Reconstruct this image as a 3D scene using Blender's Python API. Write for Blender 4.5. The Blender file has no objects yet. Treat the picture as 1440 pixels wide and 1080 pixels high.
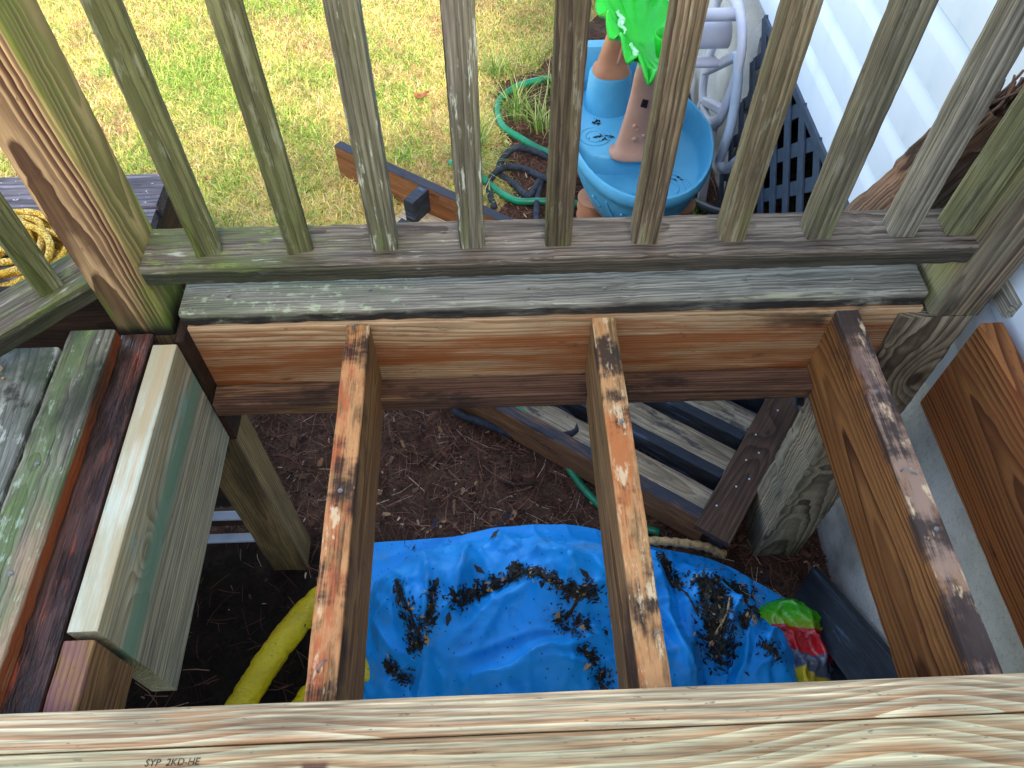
import bpy, bmesh, math, random
import numpy as np
from mathutils import Vector, Matrix, noise
from mathutils.bvhtree import BVHTree

sc = bpy.context.scene
COL = sc.collection
# ------------------------------------------------------------------ camera, sky, sun, exposure
cam_d = bpy.data.cameras.new('camera'); cam_d.lens = 27.0; cam_d.sensor_width = 36.0
cam_d.clip_start = 0.02; cam_d.clip_end = 300.0
cam = bpy.data.objects.new('camera', cam_d); COL.objects.link(cam)
cam.location = (0, 0, 0.9655)
cam.rotation_euler = (math.radians(35.8), 0, math.radians(-2.2))
sc.camera = cam

SUN_EL, SUN_AZ = math.radians(46), math.radians(171)     # azimuth from +Y towards +X: the sun stands behind the house
world = bpy.data.worlds.new('World'); sc.world = world; world.use_nodes = True
wn = world.node_tree
sky = wn.nodes.new('ShaderNodeTexSky'); sky.sky_type = 'NISHITA'; sky.sun_disc = False
sky.sun_elevation = SUN_EL; sky.sun_rotation = SUN_AZ
sky.air_density = 1.0; sky.dust_density = 1.5; sky.ozone_density = 1.0
bg = wn.nodes['Background']; bg.inputs['Strength'].default_value = 0.15
hs = wn.nodes.new('ShaderNodeHueSaturation'); hs.inputs['Saturation'].default_value = .82      # thin high cloud
wn.links.new(sky.outputs[0], hs.inputs['Color']); wn.links.new(hs.outputs[0], bg.inputs['Color'])
sun_d = bpy.data.lights.new('sun', 'SUN'); sun_d.energy = 2.05; sun_d.angle = math.radians(9); sun_d.color = (1.0, .93, .82)
sun = bpy.data.objects.new('sun', sun_d); COL.objects.link(sun)
sd = Vector((math.sin(SUN_AZ)*math.cos(SUN_EL), math.cos(SUN_AZ)*math.cos(SUN_EL), math.sin(SUN_EL)))
sun.rotation_euler = sd.to_track_quat('Z', 'Y').to_euler()
sc.view_settings.view_transform = 'Standard'; sc.view_settings.look = 'None'
sc.view_settings.exposure = 2.2; sc.view_settings.gamma = 1.0; sc.view_settings.use_curve_mapping = False
sc.render.engine = 'CYCLES'
sc.cycles.use_denoising = True
sc.cycles.max_bounces = 6; sc.cycles.diffuse_bounces = 4; sc.cycles.glossy_bounces = 2; sc.cycles.transmission_bounces = 2
GROUND = -1.0
rnd = random.Random(7)

# ------------------------------------------------------------------ material helpers
def C(h):
    h = h.lstrip('#'); v = [int(h[i:i+2], 16)/255 for i in (0, 2, 4)]
    return tuple((c/12.92 if c <= .04045 else ((c+.055)/1.055)**2.4) for c in v) + (1.0,)

class G:
    """small node-graph writer"""
    def __init__(s, name):
        s.m = bpy.data.materials.new(name); s.m.use_nodes = True
        s.t = s.m.node_tree; s.b = s.t.nodes['Principled BSDF']
    def put(s, sock, v):
        if v is None: return
        if isinstance(v, bpy.types.NodeSocket): s.t.links.new(v, sock)
        else:
            try: sock.default_value = v
            except Exception: sock.default_value = tuple(v)[:3]
    def math(s, op, a, b=None, c=None, clamp=False):
        n = s.t.nodes.new('ShaderNodeMath'); n.operation = op; n.use_clamp = clamp
        s.put(n.inputs[0], a); s.put(n.inputs[1], b); s.put(n.inputs[2], c); return n.outputs[0]
    def vec(s, op, a, b=None):
        n = s.t.nodes.new('ShaderNodeVectorMath'); n.operation = op
        s.put(n.inputs[0], a)
        if op == 'SCALE': s.put(n.inputs['Scale'], b)
        else: s.put(n.inputs[1], b)
        return n.outputs['Value'] if op in ('LENGTH', 'DISTANCE', 'DOT_PRODUCT') else n.outputs[0]
    def xyz(s, v):
        n = s.t.nodes.new('ShaderNodeSeparateXYZ'); s.put(n.inputs[0], v); return n.outputs
    def comb(s, x, y, z):
        n = s.t.nodes.new('ShaderNodeCombineXYZ'); s.put(n.inputs[0], x); s.put(n.inputs[1], y); s.put(n.inputs[2], z); return n.outputs[0]
    def coord(s, kind='Object'):
        return s.t.nodes.new('ShaderNodeTexCoord').outputs[kind]
    def noise(s, v, scale=(1, 1, 1), detail=3, rough=.55, color=False, dist=0):
        if isinstance(scale, (int, float)): scale = (scale,)*3
        n = s.t.nodes.new('ShaderNodeTexNoise'); n.inputs['Scale'].default_value = 1.0
        n.inputs['Detail'].default_value = detail; n.inputs['Roughness'].default_value = rough; n.inputs['Distortion'].default_value = dist
        s.put(n.inputs['Vector'], s.vec('MULTIPLY', v, scale))
        return n.outputs['Color' if color else 'Fac']
    def voro(s, v, scale, feature='F1', rand=1.0):
        if isinstance(scale, (int, float)): scale = (scale,)*3
        n = s.t.nodes.new('ShaderNodeTexVoronoi'); n.feature = feature; n.inputs['Scale'].default_value = 1.0
        n.inputs['Randomness'].default_value = rand
        s.put(n.inputs['Vector'], s.vec('MULTIPLY', v, scale)); return n.outputs
    def ss(s, v, lo, hi, to0=0.0, to1=1.0):
        n = s.t.nodes.new('ShaderNodeMapRange'); n.interpolation_type = 'SMOOTHSTEP'
        if lo > hi: lo, hi, to0, to1 = hi, lo, to1, to0
        s.put(n.inputs[0], v); n.inputs[1].default_value = lo; n.inputs[2].default_value = hi
        n.inputs[3].default_value = to0; n.inputs[4].default_value = to1; return n.outputs[0]
    def mix(s, f, a, b, mode='MIX'):
        n = s.t.nodes.new('ShaderNodeMix'); n.data_type = 'RGBA'; n.blend_type = mode
        s.put(n.inputs[0], f); s.put(n.inputs[6], a); s.put(n.inputs[7], b); return n.outputs[2]
    def ramp(s, f, stops, interp='LINEAR'):
        n = s.t.nodes.new('ShaderNodeValToRGB'); r = n.color_ramp; r.interpolation = interp
        while len(r.elements) < len(stops): r.elements.new(.5)
        for e, (p, c) in zip(r.elements, stops): e.position = p; e.color = c if len(c) == 4 else tuple(c)+(1,)
        s.put(n.inputs[0], f); return n.outputs[0]
    def bump(s, h, dist=.002, strength=1.0, nrm=None):
        n = s.t.nodes.new('ShaderNodeBump'); n.inputs['Distance'].default_value = dist; n.inputs['Strength'].default_value = strength
        s.put(n.inputs['Height'], h)
        if nrm is not None: s.put(n.inputs['Normal'], nrm)
        return n.outputs[0]
    def rand(s): return s.t.nodes.new('ShaderNodeObjectInfo').outputs['Random']
    def normal(s): return s.t.nodes.new('ShaderNodeNewGeometry').outputs['Normal']
    def attr(s, name):
        n = s.t.nodes.new('ShaderNodeAttribute'); n.attribute_name = name; return n.outputs['Color']
    def done(s, color, rough=.7, normal=None, spec=.4, metal=0, coat=None):
        s.put(s.b.inputs['Base Color'], color); s.put(s.b.inputs['Roughness'], rough)
        s.b.inputs['Specular IOR Level'].default_value = spec; s.b.inputs['Metallic'].default_value = metal
        if normal is not None: s.put(s.b.inputs['Normal'], normal)
        return s.m

def wood(name, early, late, ring=.006, pith=(.05, .02), tilt=(.03, .01), warp=.012, fiber=.5, layers=(), knots=(),
         rough=.75, bump=.35, seed=0, profile=(.30, .80, .95), vary=0.0, late_k=1.0, spec=.3, groove=0.0, wscale=1.0, knot_dark=.8, gain=(1, 1, 1)):
    """solid southern-pine grain: growth rings round a pith line that runs askew to the board's length (local X)"""
    g = G(name); P0 = g.coord()
    off = g.math('MULTIPLY', g.rand(), 17.0)
    P = g.vec('ADD', P0, (seed*3.17, seed*1.3, 0)) if not vary else g.vec('ADD', P0, g.comb(g.math('ADD', off, seed*3.17), g.math('MULTIPLY', g.rand(), vary), 0))
    x, y, z = g.xyz(P0)
    xs = g.xyz(P)[0]
    w = g.vec('SUBTRACT', g.noise(P, (2.2*wscale, 7*wscale, 7*wscale), 2, .5, True), (.5, .5, .5))
    wy, wz = g.xyz(w)[1], g.xyz(w)[2]
    a = g.math('ADD', g.math('SUBTRACT', y, pith[0]), g.math('MULTIPLY', x, tilt[0]))
    if vary: a = g.math('ADD', a, g.math('MULTIPLY', g.math('SUBTRACT', g.rand(), .5), vary))
    a = g.math('ADD', a, g.math('MULTIPLY', wy, warp*2))
    b = g.math('ADD', g.math('SUBTRACT', z, pith[1]), g.math('MULTIPLY', x, tilt[1]))
    b = g.math('ADD', b, g.math('MULTIPLY', wz, warp*2))
    r = g.vec('LENGTH', g.comb(a, b, 0.0))
    kcol = None
    for (kx, ky, kz, amp, size) in knots:
        d = g.vec('LENGTH', g.vec('MULTIPLY', g.vec('SUBTRACT', P0, (kx, ky, kz)), (.55/size, 1/size, 1/size)))
        e = g.math('POWER', 2.718, g.math('MULTIPLY', g.math('MULTIPLY', d, d), -1.0))
        r = g.math('ADD', r, g.math('MULTIPLY', e, amp))
        k = g.ss(d, .34, .18); kcol = k if kcol is None else g.math('MAXIMUM', kcol, k)
    q = g.math('DIVIDE', r, ring)
    q = g.math('ADD', q, g.math('MULTIPLY', g.noise(g.comb(g.math('MULTIPLY', r, .28/ring), seed*1.7, 0.0), 1.0, 1), 1.8))
    q = g.math('ADD', q, g.math('MULTIPLY', g.noise(P, (6, 60, 60), 2), .35))
    fr = g.math('FRACT', q)
    prof = g.ramp(fr, [(0, (0, 0, 0)), (profile[0], (.05,)*3), (profile[1], (.85,)*3), (profile[2], (1, 1, 1)), (1.0, (0, 0, 0))])
    ringvar = g.noise(g.comb(g.math('FLOOR', q), seed, 0.0), 1.7, 0)
    prof = g.math('MULTIPLY', prof, g.ss(ringvar, .2, .75, .45, 1.0))
    col = g.mix(g.math('MULTIPLY', prof, late_k), early, late)
    fib = g.noise(P, (9, 330, 330), 3, .6)
    fib2 = g.noise(P, (3, 90, 90), 3, .6)
    col = g.mix(g.math('MULTIPLY', g.ss(fib, .35, .75), fiber), col, g.mix(.5, late, (.02, .015, .01, 1)), 'MULTIPLY') if False else \
        g.mix(1.0, col, g.ramp(fib, [(.34, (1-fiber*.85,)*3), (.66, (1+fiber*.28,)*3)]), 'MULTIPLY')
    col = g.mix(1.0, col, g.ramp(fib2, [(.34, (1-fiber*.6,)*3), (.66, (1+fiber*.25,)*3)]), 'MULTIPLY')
    blot = g.noise(P, (4, 14, 14), 5, .65)
    col = g.mix(1.0, col, g.ramp(blot, [(.25, (.68, .66, .64)), (.5, (1, 1, 1)), (.8, (1.16, 1.14, 1.1))]), 'MULTIPLY')
    col = g.mix(g.ss(g.noise(P, (60, 240, 240), 2, .5), .68, .76, 0, .55), col, (.03, .022, .016, 1))
    if kcol is not None: col = g.mix(g.math('MULTIPLY', kcol, knot_dark), col, tuple(c*.45 for c in late[:3])+(1,))
    if gain != (1, 1, 1): col = g.mix(1.0, col, tuple(gain)+(1,), 'MULTIPLY')
    nz = None; mossy = None
    for i, L in enumerate(layers):
        n = g.noise(g.vec('ADD', P, (i*5.3+L.get('seed', 0), i*2.1, i*1.7)), L.get('s', (3, 12, 12)), L.get('d', 5), .66)
        n = g.math('ADD', n, g.math('MULTIPLY', g.math('SUBTRACT', g.math('ADD', fib, fib2), 1.0), L.get('streak', .22)))
        f = g.ss(n, L['t'][0], L['t'][1])
        for mk in L.get('mask', ()):
            if mk[0] in 'xyz':
                v = {'x': x, 'y': y, 'z': z}[mk[0]]
                jit = mk[3] if len(mk) > 3 else 0
                if jit: v = g.math('ADD', v, g.math('MULTIPLY', g.math('SUBTRACT', g.noise(P, mk[4] if len(mk) > 4 else (14, 40, 40), 4), .5), jit*2))
                f = g.math('MULTIPLY', f, g.ss(v, mk[1], mk[2]))
            elif mk[0] == 'up':
                nz = nz or g.xyz(g.normal())[2]; f = g.math('MULTIPLY', f, g.ss(nz, mk[1], mk[2]))
        f = g.math('MULTIPLY', f, L.get('k', 1.0))
        col = g.mix(f, col, L['c'], L.get('mode', 'MIX'))
        if L.get('bump'):
            fb = g.math('MULTIPLY', f, g.math('MULTIPLY', g.noise(P, (70, 70, 70), 4, .7), L['bump']))
            mossy = fb if mossy is None else g.math('ADD', mossy, fb)
    h = g.math('ADD', g.math('MULTIPLY', fib, .5), g.math('MULTIPLY', fib2, .5))
    h = g.math('ADD', h, g.math('MULTIPLY', prof, groove))
    if mossy is not None: h = g.math('ADD', h, mossy)
    return g.done(col, g.ramp(fib2, [(.2, (rough-.12,)*3), (.8, (rough+.12,)*3)]), g.bump(h, .0022, bump), spec)

def plain(name, color, rough=.5, noise_k=.15, scale=20, bump=.1, spec=.4, second=None, bscale=None):
    g = G(name); P = g.coord()
    n = g.noise(P, scale, 4)
    col = g.mix(g.ss(n, .35, .7), color, second or tuple(c*(1-noise_k*2) for c in color[:3])+(1,))
    return g.done(col, g.ramp(n, [(.2, (max(.03, rough-.1),)*3), (.8, (rough+.1,)*3)]), g.bump(g.noise(P, bscale or scale*6, 3), .002, bump), spec)

# ------------------------------------------------------------------ object helpers
WM = {}
def register(o, M=None, parent=None):
    COL.objects.link(o)
    M = M or Matrix.Identity(4)
    WM[o.name] = M
    if parent is not None:
        o.parent = parent; o.matrix_parent_inverse = WM[parent.name].inverted()
    o.matrix_basis = M
    return o
def tag(o, label=None, cat=None, group=None, kind=None):
    for k, v in (('label', label), ('category', cat), ('group', group), ('kind', kind)):
        if v: o[k] = v
    return o
def thing(name, loc, label, cat, group=None, kind=None):
    o = bpy.data.objects.new(name, None); o.empty_display_size = .05
    register(o, Matrix.Translation(Vector(loc)))
    return tag(o, label, cat, group, kind)
def mesh(name, verts, faces, mat, parent=None, M=None, smooth=False, origin=None):
    """verts in world space unless M is given"""
    if M is None:
        c = Vector(origin) if origin is not None else (sum((Vector(v) for v in verts), Vector())/len(verts))
        M = Matrix.Translation(c); verts = [tuple(Vector(v)-c) for v in verts]
    me = bpy.data.meshes.new(name); me.from_pydata([tuple(v) for v in verts], [], faces); me.update()
    if smooth: me.polygons.foreach_set('use_smooth', [True]*len(me.polygons))
    if mat: me.materials.append(mat)
    return register(bpy.data.objects.new(name, me), M, parent)
def frame_of(p0, p1, up=(0, 0, 1)):
    p0, p1, up = Vector(p0), Vector(p1), Vector(up)
    ex = (p1-p0).normalized(); ey = up.cross(ex).normalized(); ez = ex.cross(ey)
    M = Matrix((ex, ey, ez)).transposed().to_4x4(); M.translation = (p0+p1)/2
    return M, (p1-p0).length
_bseed = [0]
def board(name, p0, p1, w, t, mat, parent=None, up=(0, 0, 1), bev=.003, wear=.0015, nx=None, bow=0.0, chew=(0, 0), smooth=True, mats=None):
    """a sawn timber along p0-p1, w wide, t thick (towards up), with eased, worn edges. chew: rotted ends"""
    M, L = frame_of(p0, p1, up)
    nx = nx or max(6, int(L/.03))
    _bseed[0] += 1; sd = _bseed[0]*3.7
    prof = []
    for cx, cy, a0 in ((1, 1, 0), (-1, 1, 90), (-1, -1, 180), (1, -1, 270)):
        for k in range(3):
            a = math.radians(a0+k*45)
            prof.append((cx*(w/2-bev)+bev*math.cos(a), cy*(t/2-bev)+bev*math.sin(a), cx, cy))
    n = len(prof); V = []; F = []
    for i in range(nx+1):
        u = i/nx; x = -L/2+L*u
        for k, (y, z, cx, cy) in enumerate(prof):
            q = noise.noise(Vector((x*5+sd, cx*3.1, cy*5.3)))*.35+noise.noise(Vector((x*43+sd, cx*3.1, cy*5.3)))*.45
            d = -abs(q)*wear*2
            xx = x
            if i == 0 and chew[0]: xx += chew[0]*abs(noise.noise(Vector((y*60, z*60, sd))))*2
            if i == nx and chew[1]: xx -= chew[1]*abs(noise.noise(Vector((y*60, z*60, sd+9))))*2
            V.append((xx, y+cx*d+bow*math.sin(u*math.pi), z+cy*d))
    for i in range(nx):
        for k in range(n):
            k2 = (k+1) % n
            F.append((i*n+k, i*n+k2, (i+1)*n+k2, (i+1)*n+k))
    nside = len(F)
    F.append(tuple(range(n-1, -1, -1))); F.append(tuple(nx*n+k for k in range(n)))
    F = [tuple(reversed(f)) for f in F]
    o = mesh(name, V, F, mat, parent, M)
    me = o.data
    me.polygons.foreach_set('use_smooth', [smooth]*nside+[False, False])
    if smooth:
        try: me.set_sharp_from_angle(angle=math.radians(16))
        except Exception: pass
    return o
def spline(pts, n=8):
    P = [Vector(p) for p in pts]; out = []
    P = [P[0]*2-P[1]]+P+[P[-1]*2-P[-2]]
    for i in range(1, len(P)-2):
        a, b, c, d = P[i-1:i+3]
        for k in range(n):
            t = k/n
            out.append(.5*((2*b)+(c-a)*t+(2*a-5*b+4*c-d)*t*t+(3*b-a-3*c+d)*t**3))
    out.append(P[-2]); return out
def tube(name, pts, r, mat, parent=None, seg=8, n=8, rfun=None, flat=1.0, raw=False):
    P = pts if raw else spline(pts, n)
    V = []; F = []; up = Vector((0, 0, 1)); nrm = None
    for i, p in enumerate(P):
        tdir = (P[min(i+1, len(P)-1)]-P[max(i-1, 0)]).normalized()
        if nrm is None:
            nrm = tdir.cross(up if abs(tdir.z) < .95 else Vector((1, 0, 0))).normalized()
        nrm = (nrm-tdir*nrm.dot(tdir)).normalized(); bi = tdir.cross(nrm)
        for k in range(seg):
            a = 2*math.pi*k/seg
            rr = r*(rfun(i/(len(P)-1), a) if rfun else 1)
            V.append(p+nrm*math.cos(a)*rr+bi*math.sin(a)*rr*flat)
    for i in range(len(P)-1):
        for k in range(seg):
            k2 = (k+1) % seg
            F.append((i*seg+k, i*seg+k2, (i+1)*seg+k2, (i+1)*seg+k))
    F.append(tuple(range(seg-1, -1, -1))); F.append(tuple((len(P)-1)*seg+k for k in range(seg)))
    return mesh(name, V, F, mat, parent, smooth=True)
def rings(name, levels, mat, parent=None, cap0=True, cap1=True):
    """loft through closed rings of equal point count"""
    n = len(levels[0]); V = [p for r in levels for p in r]; F = []
    for i in range(len(levels)-1):
        for k in range(n):
            k2 = (k+1) % n; F.append((i*n+k, i*n+k2, (i+1)*n+k2, (i+1)*n+k))
    if cap0: F.append(tuple(range(n-1, -1, -1)))
    if cap1: F.append(tuple((len(levels)-1)*n+k for k in range(n)))
    o = mesh(name, V, F, mat, parent, smooth=True)
    try: o.data.set_sharp_from_angle(angle=math.radians(60))
    except Exception: pass
    return o
def ell(c, rx, ry, n=28, ang=0.0, p=2.0):
    out = []
    for k in range(n):
        a = 2*math.pi*k/n; ca, sa = math.cos(a), math.sin(a)
        x = math.copysign(abs(ca)**(2/p), ca)*rx; y = math.copysign(abs(sa)**(2/p), sa)*ry
        out.append(Vector((c[0]+x*math.cos(ang)-y*math.sin(ang), c[1]+x*math.sin(ang)+y*math.cos(ang), c[2])))
    return out
def bulk(name, V, F, cols, mat, parent=None, kind='stuff'):
    """a big numpy mesh of triangles or quads with a point colour"""
    V = np.asarray(V, np.float32); F = np.asarray(F, np.int32); k = F.shape[1]
    me = bpy.data.meshes.new(name)
    me.vertices.add(len(V)); me.vertices.foreach_set('co', V.ravel())
    me.loops.add(F.size); me.loops.foreach_set('vertex_index', F.ravel())
    me.polygons.add(len(F)); me.polygons.foreach_set('loop_start', np.arange(0, F.size, k, dtype=np.int32))
    me.polygons.foreach_set('loop_total', np.full(len(F), k, np.int32)) if hasattr(me.polygons[0], 'loop_total') and False else None
    me.update(calc_edges=True)
    if cols is not None:
        at = me.color_attributes.new('tint', 'FLOAT_COLOR', 'POINT')
        c4 = np.ones((len(V), 4), np.float32); c4[:, :3] = cols; at.data.foreach_set('color', c4.ravel())
    me.materials.append(mat)
    o = register(bpy.data.objects.new(name, me), None, parent)
    if kind: o['kind'] = kind
    return o
# where leaf debris has gathered on the cloth: path (x, y), count, spread, size
TCLUST = [
 (((-.11, .62), (-.04, .66), (.05, .685), (.10, .66), (.15, .63), (.21, .625)), 420, .010, 1.1),
 (((.04, .69), (.03, .71)), 30, .008, 1.0),
 (((.12, .58), (.16, .56), (.20, .56)), 90, .014, .7),
 (((-.24, .68), (-.21, .60), (-.20, .54)), 110, .008, 1.0),
 (((-.15, .66), (-.17, .58), (-.19, .53)), 120, .010, 1.0),
 (((-.27, .53), (-.24, .50), (-.21, .49)), 60, .008, 1.1),
 (((.50, .70), (.52, .64), (.50, .58), (.52, .52)), 520, .020, 1.3),
 (((.56, .70), (.60, .72), (.64, .70)), 120, .015, 1.1),
 (((.57, .58), (.61, .62), (.64, .64)), 110, .010, 1.1),
 (((.62, .54), (.63, .51)), 40, .010, .9),
 (((.17, .51), (.20, .47), (.22, .44)), 90, .012, .8),
 (((.40, .76), (.44, .70)), 60, .012, 1.1),
]
# folds of the cloth: polyline (x, y), height (negative: valley), half width
TFOLD = [
    (((-.189, .549), (-.216, .64), (-.256, .775)), .014, .014), (((-.185, .548), (-.167, .655), (-.179, .8)), .016, .012),
    (((-.179, .548), (-.108, .636), (-.083, .74), (-.092, .825)), .018, .016), (((-.173, .556), (-.042, .659), (.052, .691), (.144, .669), (.205, .607)), -.011, .014),
    (((-.164, .516), (-.026, .616), (.058, .647), (.156, .617)), .014, .026), (((-.314, .731), (-.24, .608), (-.188, .541)), -.014, .012),
    (((-.315, .627), (-.245, .559), (-.188, .517)), .012, .012), (((-.188, .533), (-.194, .463), (-.169, .418)), .018, .012),
    (((-.172, .532), (-.131, .469), (-.138, .417)), .012, .014), (((-.022, .794), (.097, .734), (.251, .728)), .01, .022),
    (((.102, .817), (.164, .713), (.142, .644)), .012, .016), (((.236, .589), (.117, .537), (.003, .502), (-.092, .49)), -.008, .012),
    (((.233, .557), (.131, .505), (.018, .47), (-.108, .453)), .016, .016), (((-.014, .456), (.081, .468), (.226, .493)), .01, .014),
    (((.026, .665), (-.01, .582), (-.092, .505)), .008, .018), (((.399, .731), (.406, .616), (.44, .485), (.44, .439)), .014, .012),
    (((.435, .739), (.434, .632), (.464, .484)), -.016, .01), (((.378, .652), (.414, .566), (.427, .455)), .012, .012),
    (((.509, .718), (.464, .614), (.467, .5), (.471, .438)), -.014, .012), (((.612, .714), (.559, .628), (.505, .53), (.505, .452)), .014, .012),
    (((.676, .693), (.605, .609), (.547, .497), (.534, .435)), .012, .01), (((.726, .621), (.634, .591), (.566, .512)), -.012, .01),
    (((.724, .554), (.647, .574), (.602, .526)), .01, .008), (((.397, .777), (.492, .718), (.597, .723), (.693, .693)), .01, .014),
    (((.581, .733), (.634, .659), (.721, .604)), .012, .01), (((-.25, .831), (-.109, .797), (.066, .809), (.258, .792)), .008, .018),
]

# ------------------------------------------------------------------ numpy helpers
def vnoise(x, y, s, seed=0):
    r = np.random.RandomState(seed); g = r.rand(64, 64)
    u = np.asarray(x)*s+500; v = np.asarray(y)*s+500
    i = np.floor(u).astype(int); j = np.floor(v).astype(int); fu = u-i; fv = v-j
    fu = fu*fu*(3-2*fu); fv = fv*fv*(3-2*fv)
    a = g[i % 64, j % 64]; b = g[(i+1) % 64, j % 64]; c = g[i % 64, (j+1) % 64]; d = g[(i+1) % 64, (j+1) % 64]
    return (a*(1-fu)+b*fu)*(1-fv)+(c*(1-fu)+d*fu)*fv
def mulch_amount(x, y):
    """1 = mulch bed (under the deck and along the house), 0 = lawn"""
    n = (vnoise(x, y, 3.0, 3)-.5)*.35+(vnoise(x, y, 9.0, 4)-.5)*.16
    a = np.clip((1.62-.10*np.sin(x*2)-y+n)/.18, 0, 1)                     # under and in front of the deck
    edge = np.interp(y, [1.5, 2.0, 2.5, 3.0, 3.3, 3.8, 5.0], [-.15, -.06, -.02, .05, .25, .50, .62])
    b = np.clip((x-edge+n*.8)/.10, 0, 1)                                  # bed along the foundation
    return np.maximum(a, b)
def tarp_shape():
    """a sheet with slack dropped over a heap of bags: a small position-based cloth solver"""
    NX, NY = 124, 78
    x, y = np.meshgrid(np.linspace(0, 1, NX), np.linspace(0, 1, NY))
    back = .925-.22*np.clip((x-.5)/.5, 0, 1)**1.4-.05*abs(x-.3)
    front = .27+.12*np.clip((x-.7)/.3, 0, 1)
    px = -.355+1.125*x+.03*(vnoise(y*0, y, 5, 2)-.5)
    py = front+(back-front)*y+.05*(vnoise(x, x*0, 6, 9)-.5)
    amp = 1+1.8*np.clip(x-.6, 0, 1)
    flat = np.stack([px, py, np.zeros_like(px)], -1)
    pz = -.66+amp*((vnoise(x*1.5, y, 5, 41)-.5)*.12+(vnoise(x*1.4, y, 9, 42)-.5)*.07)-.12*np.clip(x-.5, 0, 1)
    P = np.stack([px, py, pz], -1); Q = P.copy()
    slack = 1.20
    edge = np.zeros((NY, NX), bool); edge[0], edge[-1], edge[:, 0], edge[:, -1] = True, True, True, True
    def pairs(di, dj, step):
        """non-overlapping sets of point pairs (j, i) - (j+dj, i+di)"""
        out = []
        if dj == 0:
            for s0 in range(2*di):
                a = np.arange(NX-di); m = a[(a % (2*di)) == s0]
                if len(m): out.append((np.s_[:, m], np.s_[:, m+di]))
        elif di == 0:
            for s0 in range(2*dj):
                a = np.arange(NY-dj); m = a[(a % (2*dj)) == s0]
                if len(m): out.append((np.s_[m, :], np.s_[m+dj, :]))
        else:
            for s0 in range(2):
                a = np.arange(NY-1); m = a[(a % 2) == s0]; mm = m[:, None]
                i0 = np.arange(NX-1)[None, :]
                out.append(((mm, i0), (mm+1, i0+1))); out.append(((mm, i0+1), (mm+1, i0)))
        return out
    give = slack+.62*(vnoise(x*1.5, y, 5, 51)-.5)+.16*np.clip(x-.55, 0, 1)
    rim_ = np.minimum(np.minimum(x, 1-x)*9, np.minimum(y*9, (1-y)*5)); give = 1.02+(give-1.02)*np.clip(rim_, 0, 1)      # slack is uneven, so folds bunch up in places
    cons = []
    for (di, dj, k, only) in ((1, 0, 1.0, 0), (0, 1, 1.0, 0), (1, 1, .5, 0), (2, 0, .12, 1), (0, 2, .12, 1), (5, 0, .03, 1), (0, 5, .03, 1)):
        for A, B in pairs(di, dj, 1):
            L = np.linalg.norm(flat[B]-flat[A], axis=-1)*(give[A]+give[B])*.5
            cons.append((A, B, L, k, only))
    blobs = [((-.14, .66, -.95), (.19, .16, .21)), ((.16, .67, -.95), (.21, .16, .23)), ((.05, .49, -.96), (.26, .16, .23)), ((.33, .52, -.98), (.17, .14, .16)), ((.50, .62, -1.0), (.12, .13, .16)),
             ((.62, .52, -1.0), (.10, .12, .13)), ((-.25, .54, -1.0), (.09, .13, .12)), ((.36, .73, -1.0), (.10, .1, .15)), ((.0, .75, -.9), (.05, .09, .13)), ((.27, .42, -.9), (.06, .06, .12))]
    for step in range(170):
        vel = (P-Q)*.96; Q = P.copy(); P = P+vel; P[..., 2] -= .0005
        for it in range(7):
            for A, B, L, k, only in cons:
                d = P[B]-P[A]; l = np.sqrt((d*d).sum(-1))+1e-9
                e = (l-L)/l
                if only: e = np.minimum(e, 0)
                c = d*(e*.5*k)[..., None]
                P[A] += c; P[B] -= c
        for bi, (c, r) in enumerate(blobs if step > 0 else []):
            q = (P-np.array(c))/np.array(r); l = np.sqrt((q*q).sum(-1))+1e-9
            n = 1.0+.07*np.sin(q[..., 0]*4.1+bi)*np.sin(q[..., 1]*3.7+bi*2)+.04*np.sin(q[..., 0]*9+q[..., 1]*7)
            m = l < n
            new = np.array(c)+(q[m]/l[m][:, None])*n[m][:, None]*np.array(r)
            Q[m] = new-(new-Q[m])*.05; P[m] = new
        P[edge, :2] = P[edge, :2]*.15+flat[edge, :2]*.85          # the hem stays tucked where it lies
        m = P[..., 2] < GROUND+.012
        P[..., 2][m] = GROUND+.012; Q[m] = P[m]-(P[m]-Q[m])*.3
    for _ in range(1): P[1:-1, 1:-1] = P[1:-1, 1:-1]*.5+(P[:-2, 1:-1]+P[2:, 1:-1]+P[1:-1, :-2]+P[1:-1, 2:])*.125
    up = lambda A: np.insert(A, np.arange(1, A.shape[0]), (A[:-1]+A[1:])*.5, axis=0)
    P = up(P); P = np.swapaxes(up(np.swapaxes(P, 0, 1)), 0, 1).copy()           # finer grid for the creases
    gx, gy = P[..., 0].copy(), P[..., 1].copy()
    add = np.zeros_like(gx)
    gx2, gy2 = gx+.035*(vnoise(gx, gy, 12, 71)-.5), gy+.035*(vnoise(gx, gy, 12, 72)-.5)
    for pts, amp, wid in TFOLD:
        best = np.full(gx.shape, 9.0); tt = np.zeros_like(gx); n = len(pts)-1
        for i in range(n):
            (ax, ay), (bx, by) = pts[i], pts[i+1]; dx, dy = bx-ax, by-ay
            t = np.clip(((gx2-ax)*dx+(gy2-ay)*dy)/(dx*dx+dy*dy), 0, 1)
            d = np.hypot(gx2-ax-t*dx, gy2-ay-t*dy); m = d < best
            best = np.where(m, d, best); tt = np.where(m, (i+t)/n, tt)
        add += amp*(2.2 if amp > 0 else 1.5)*np.exp(-(best/wid)**1.05)*np.sqrt(np.clip(np.sin(np.clip(tt, .02, .98)*np.pi), 0, 1))
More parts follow.
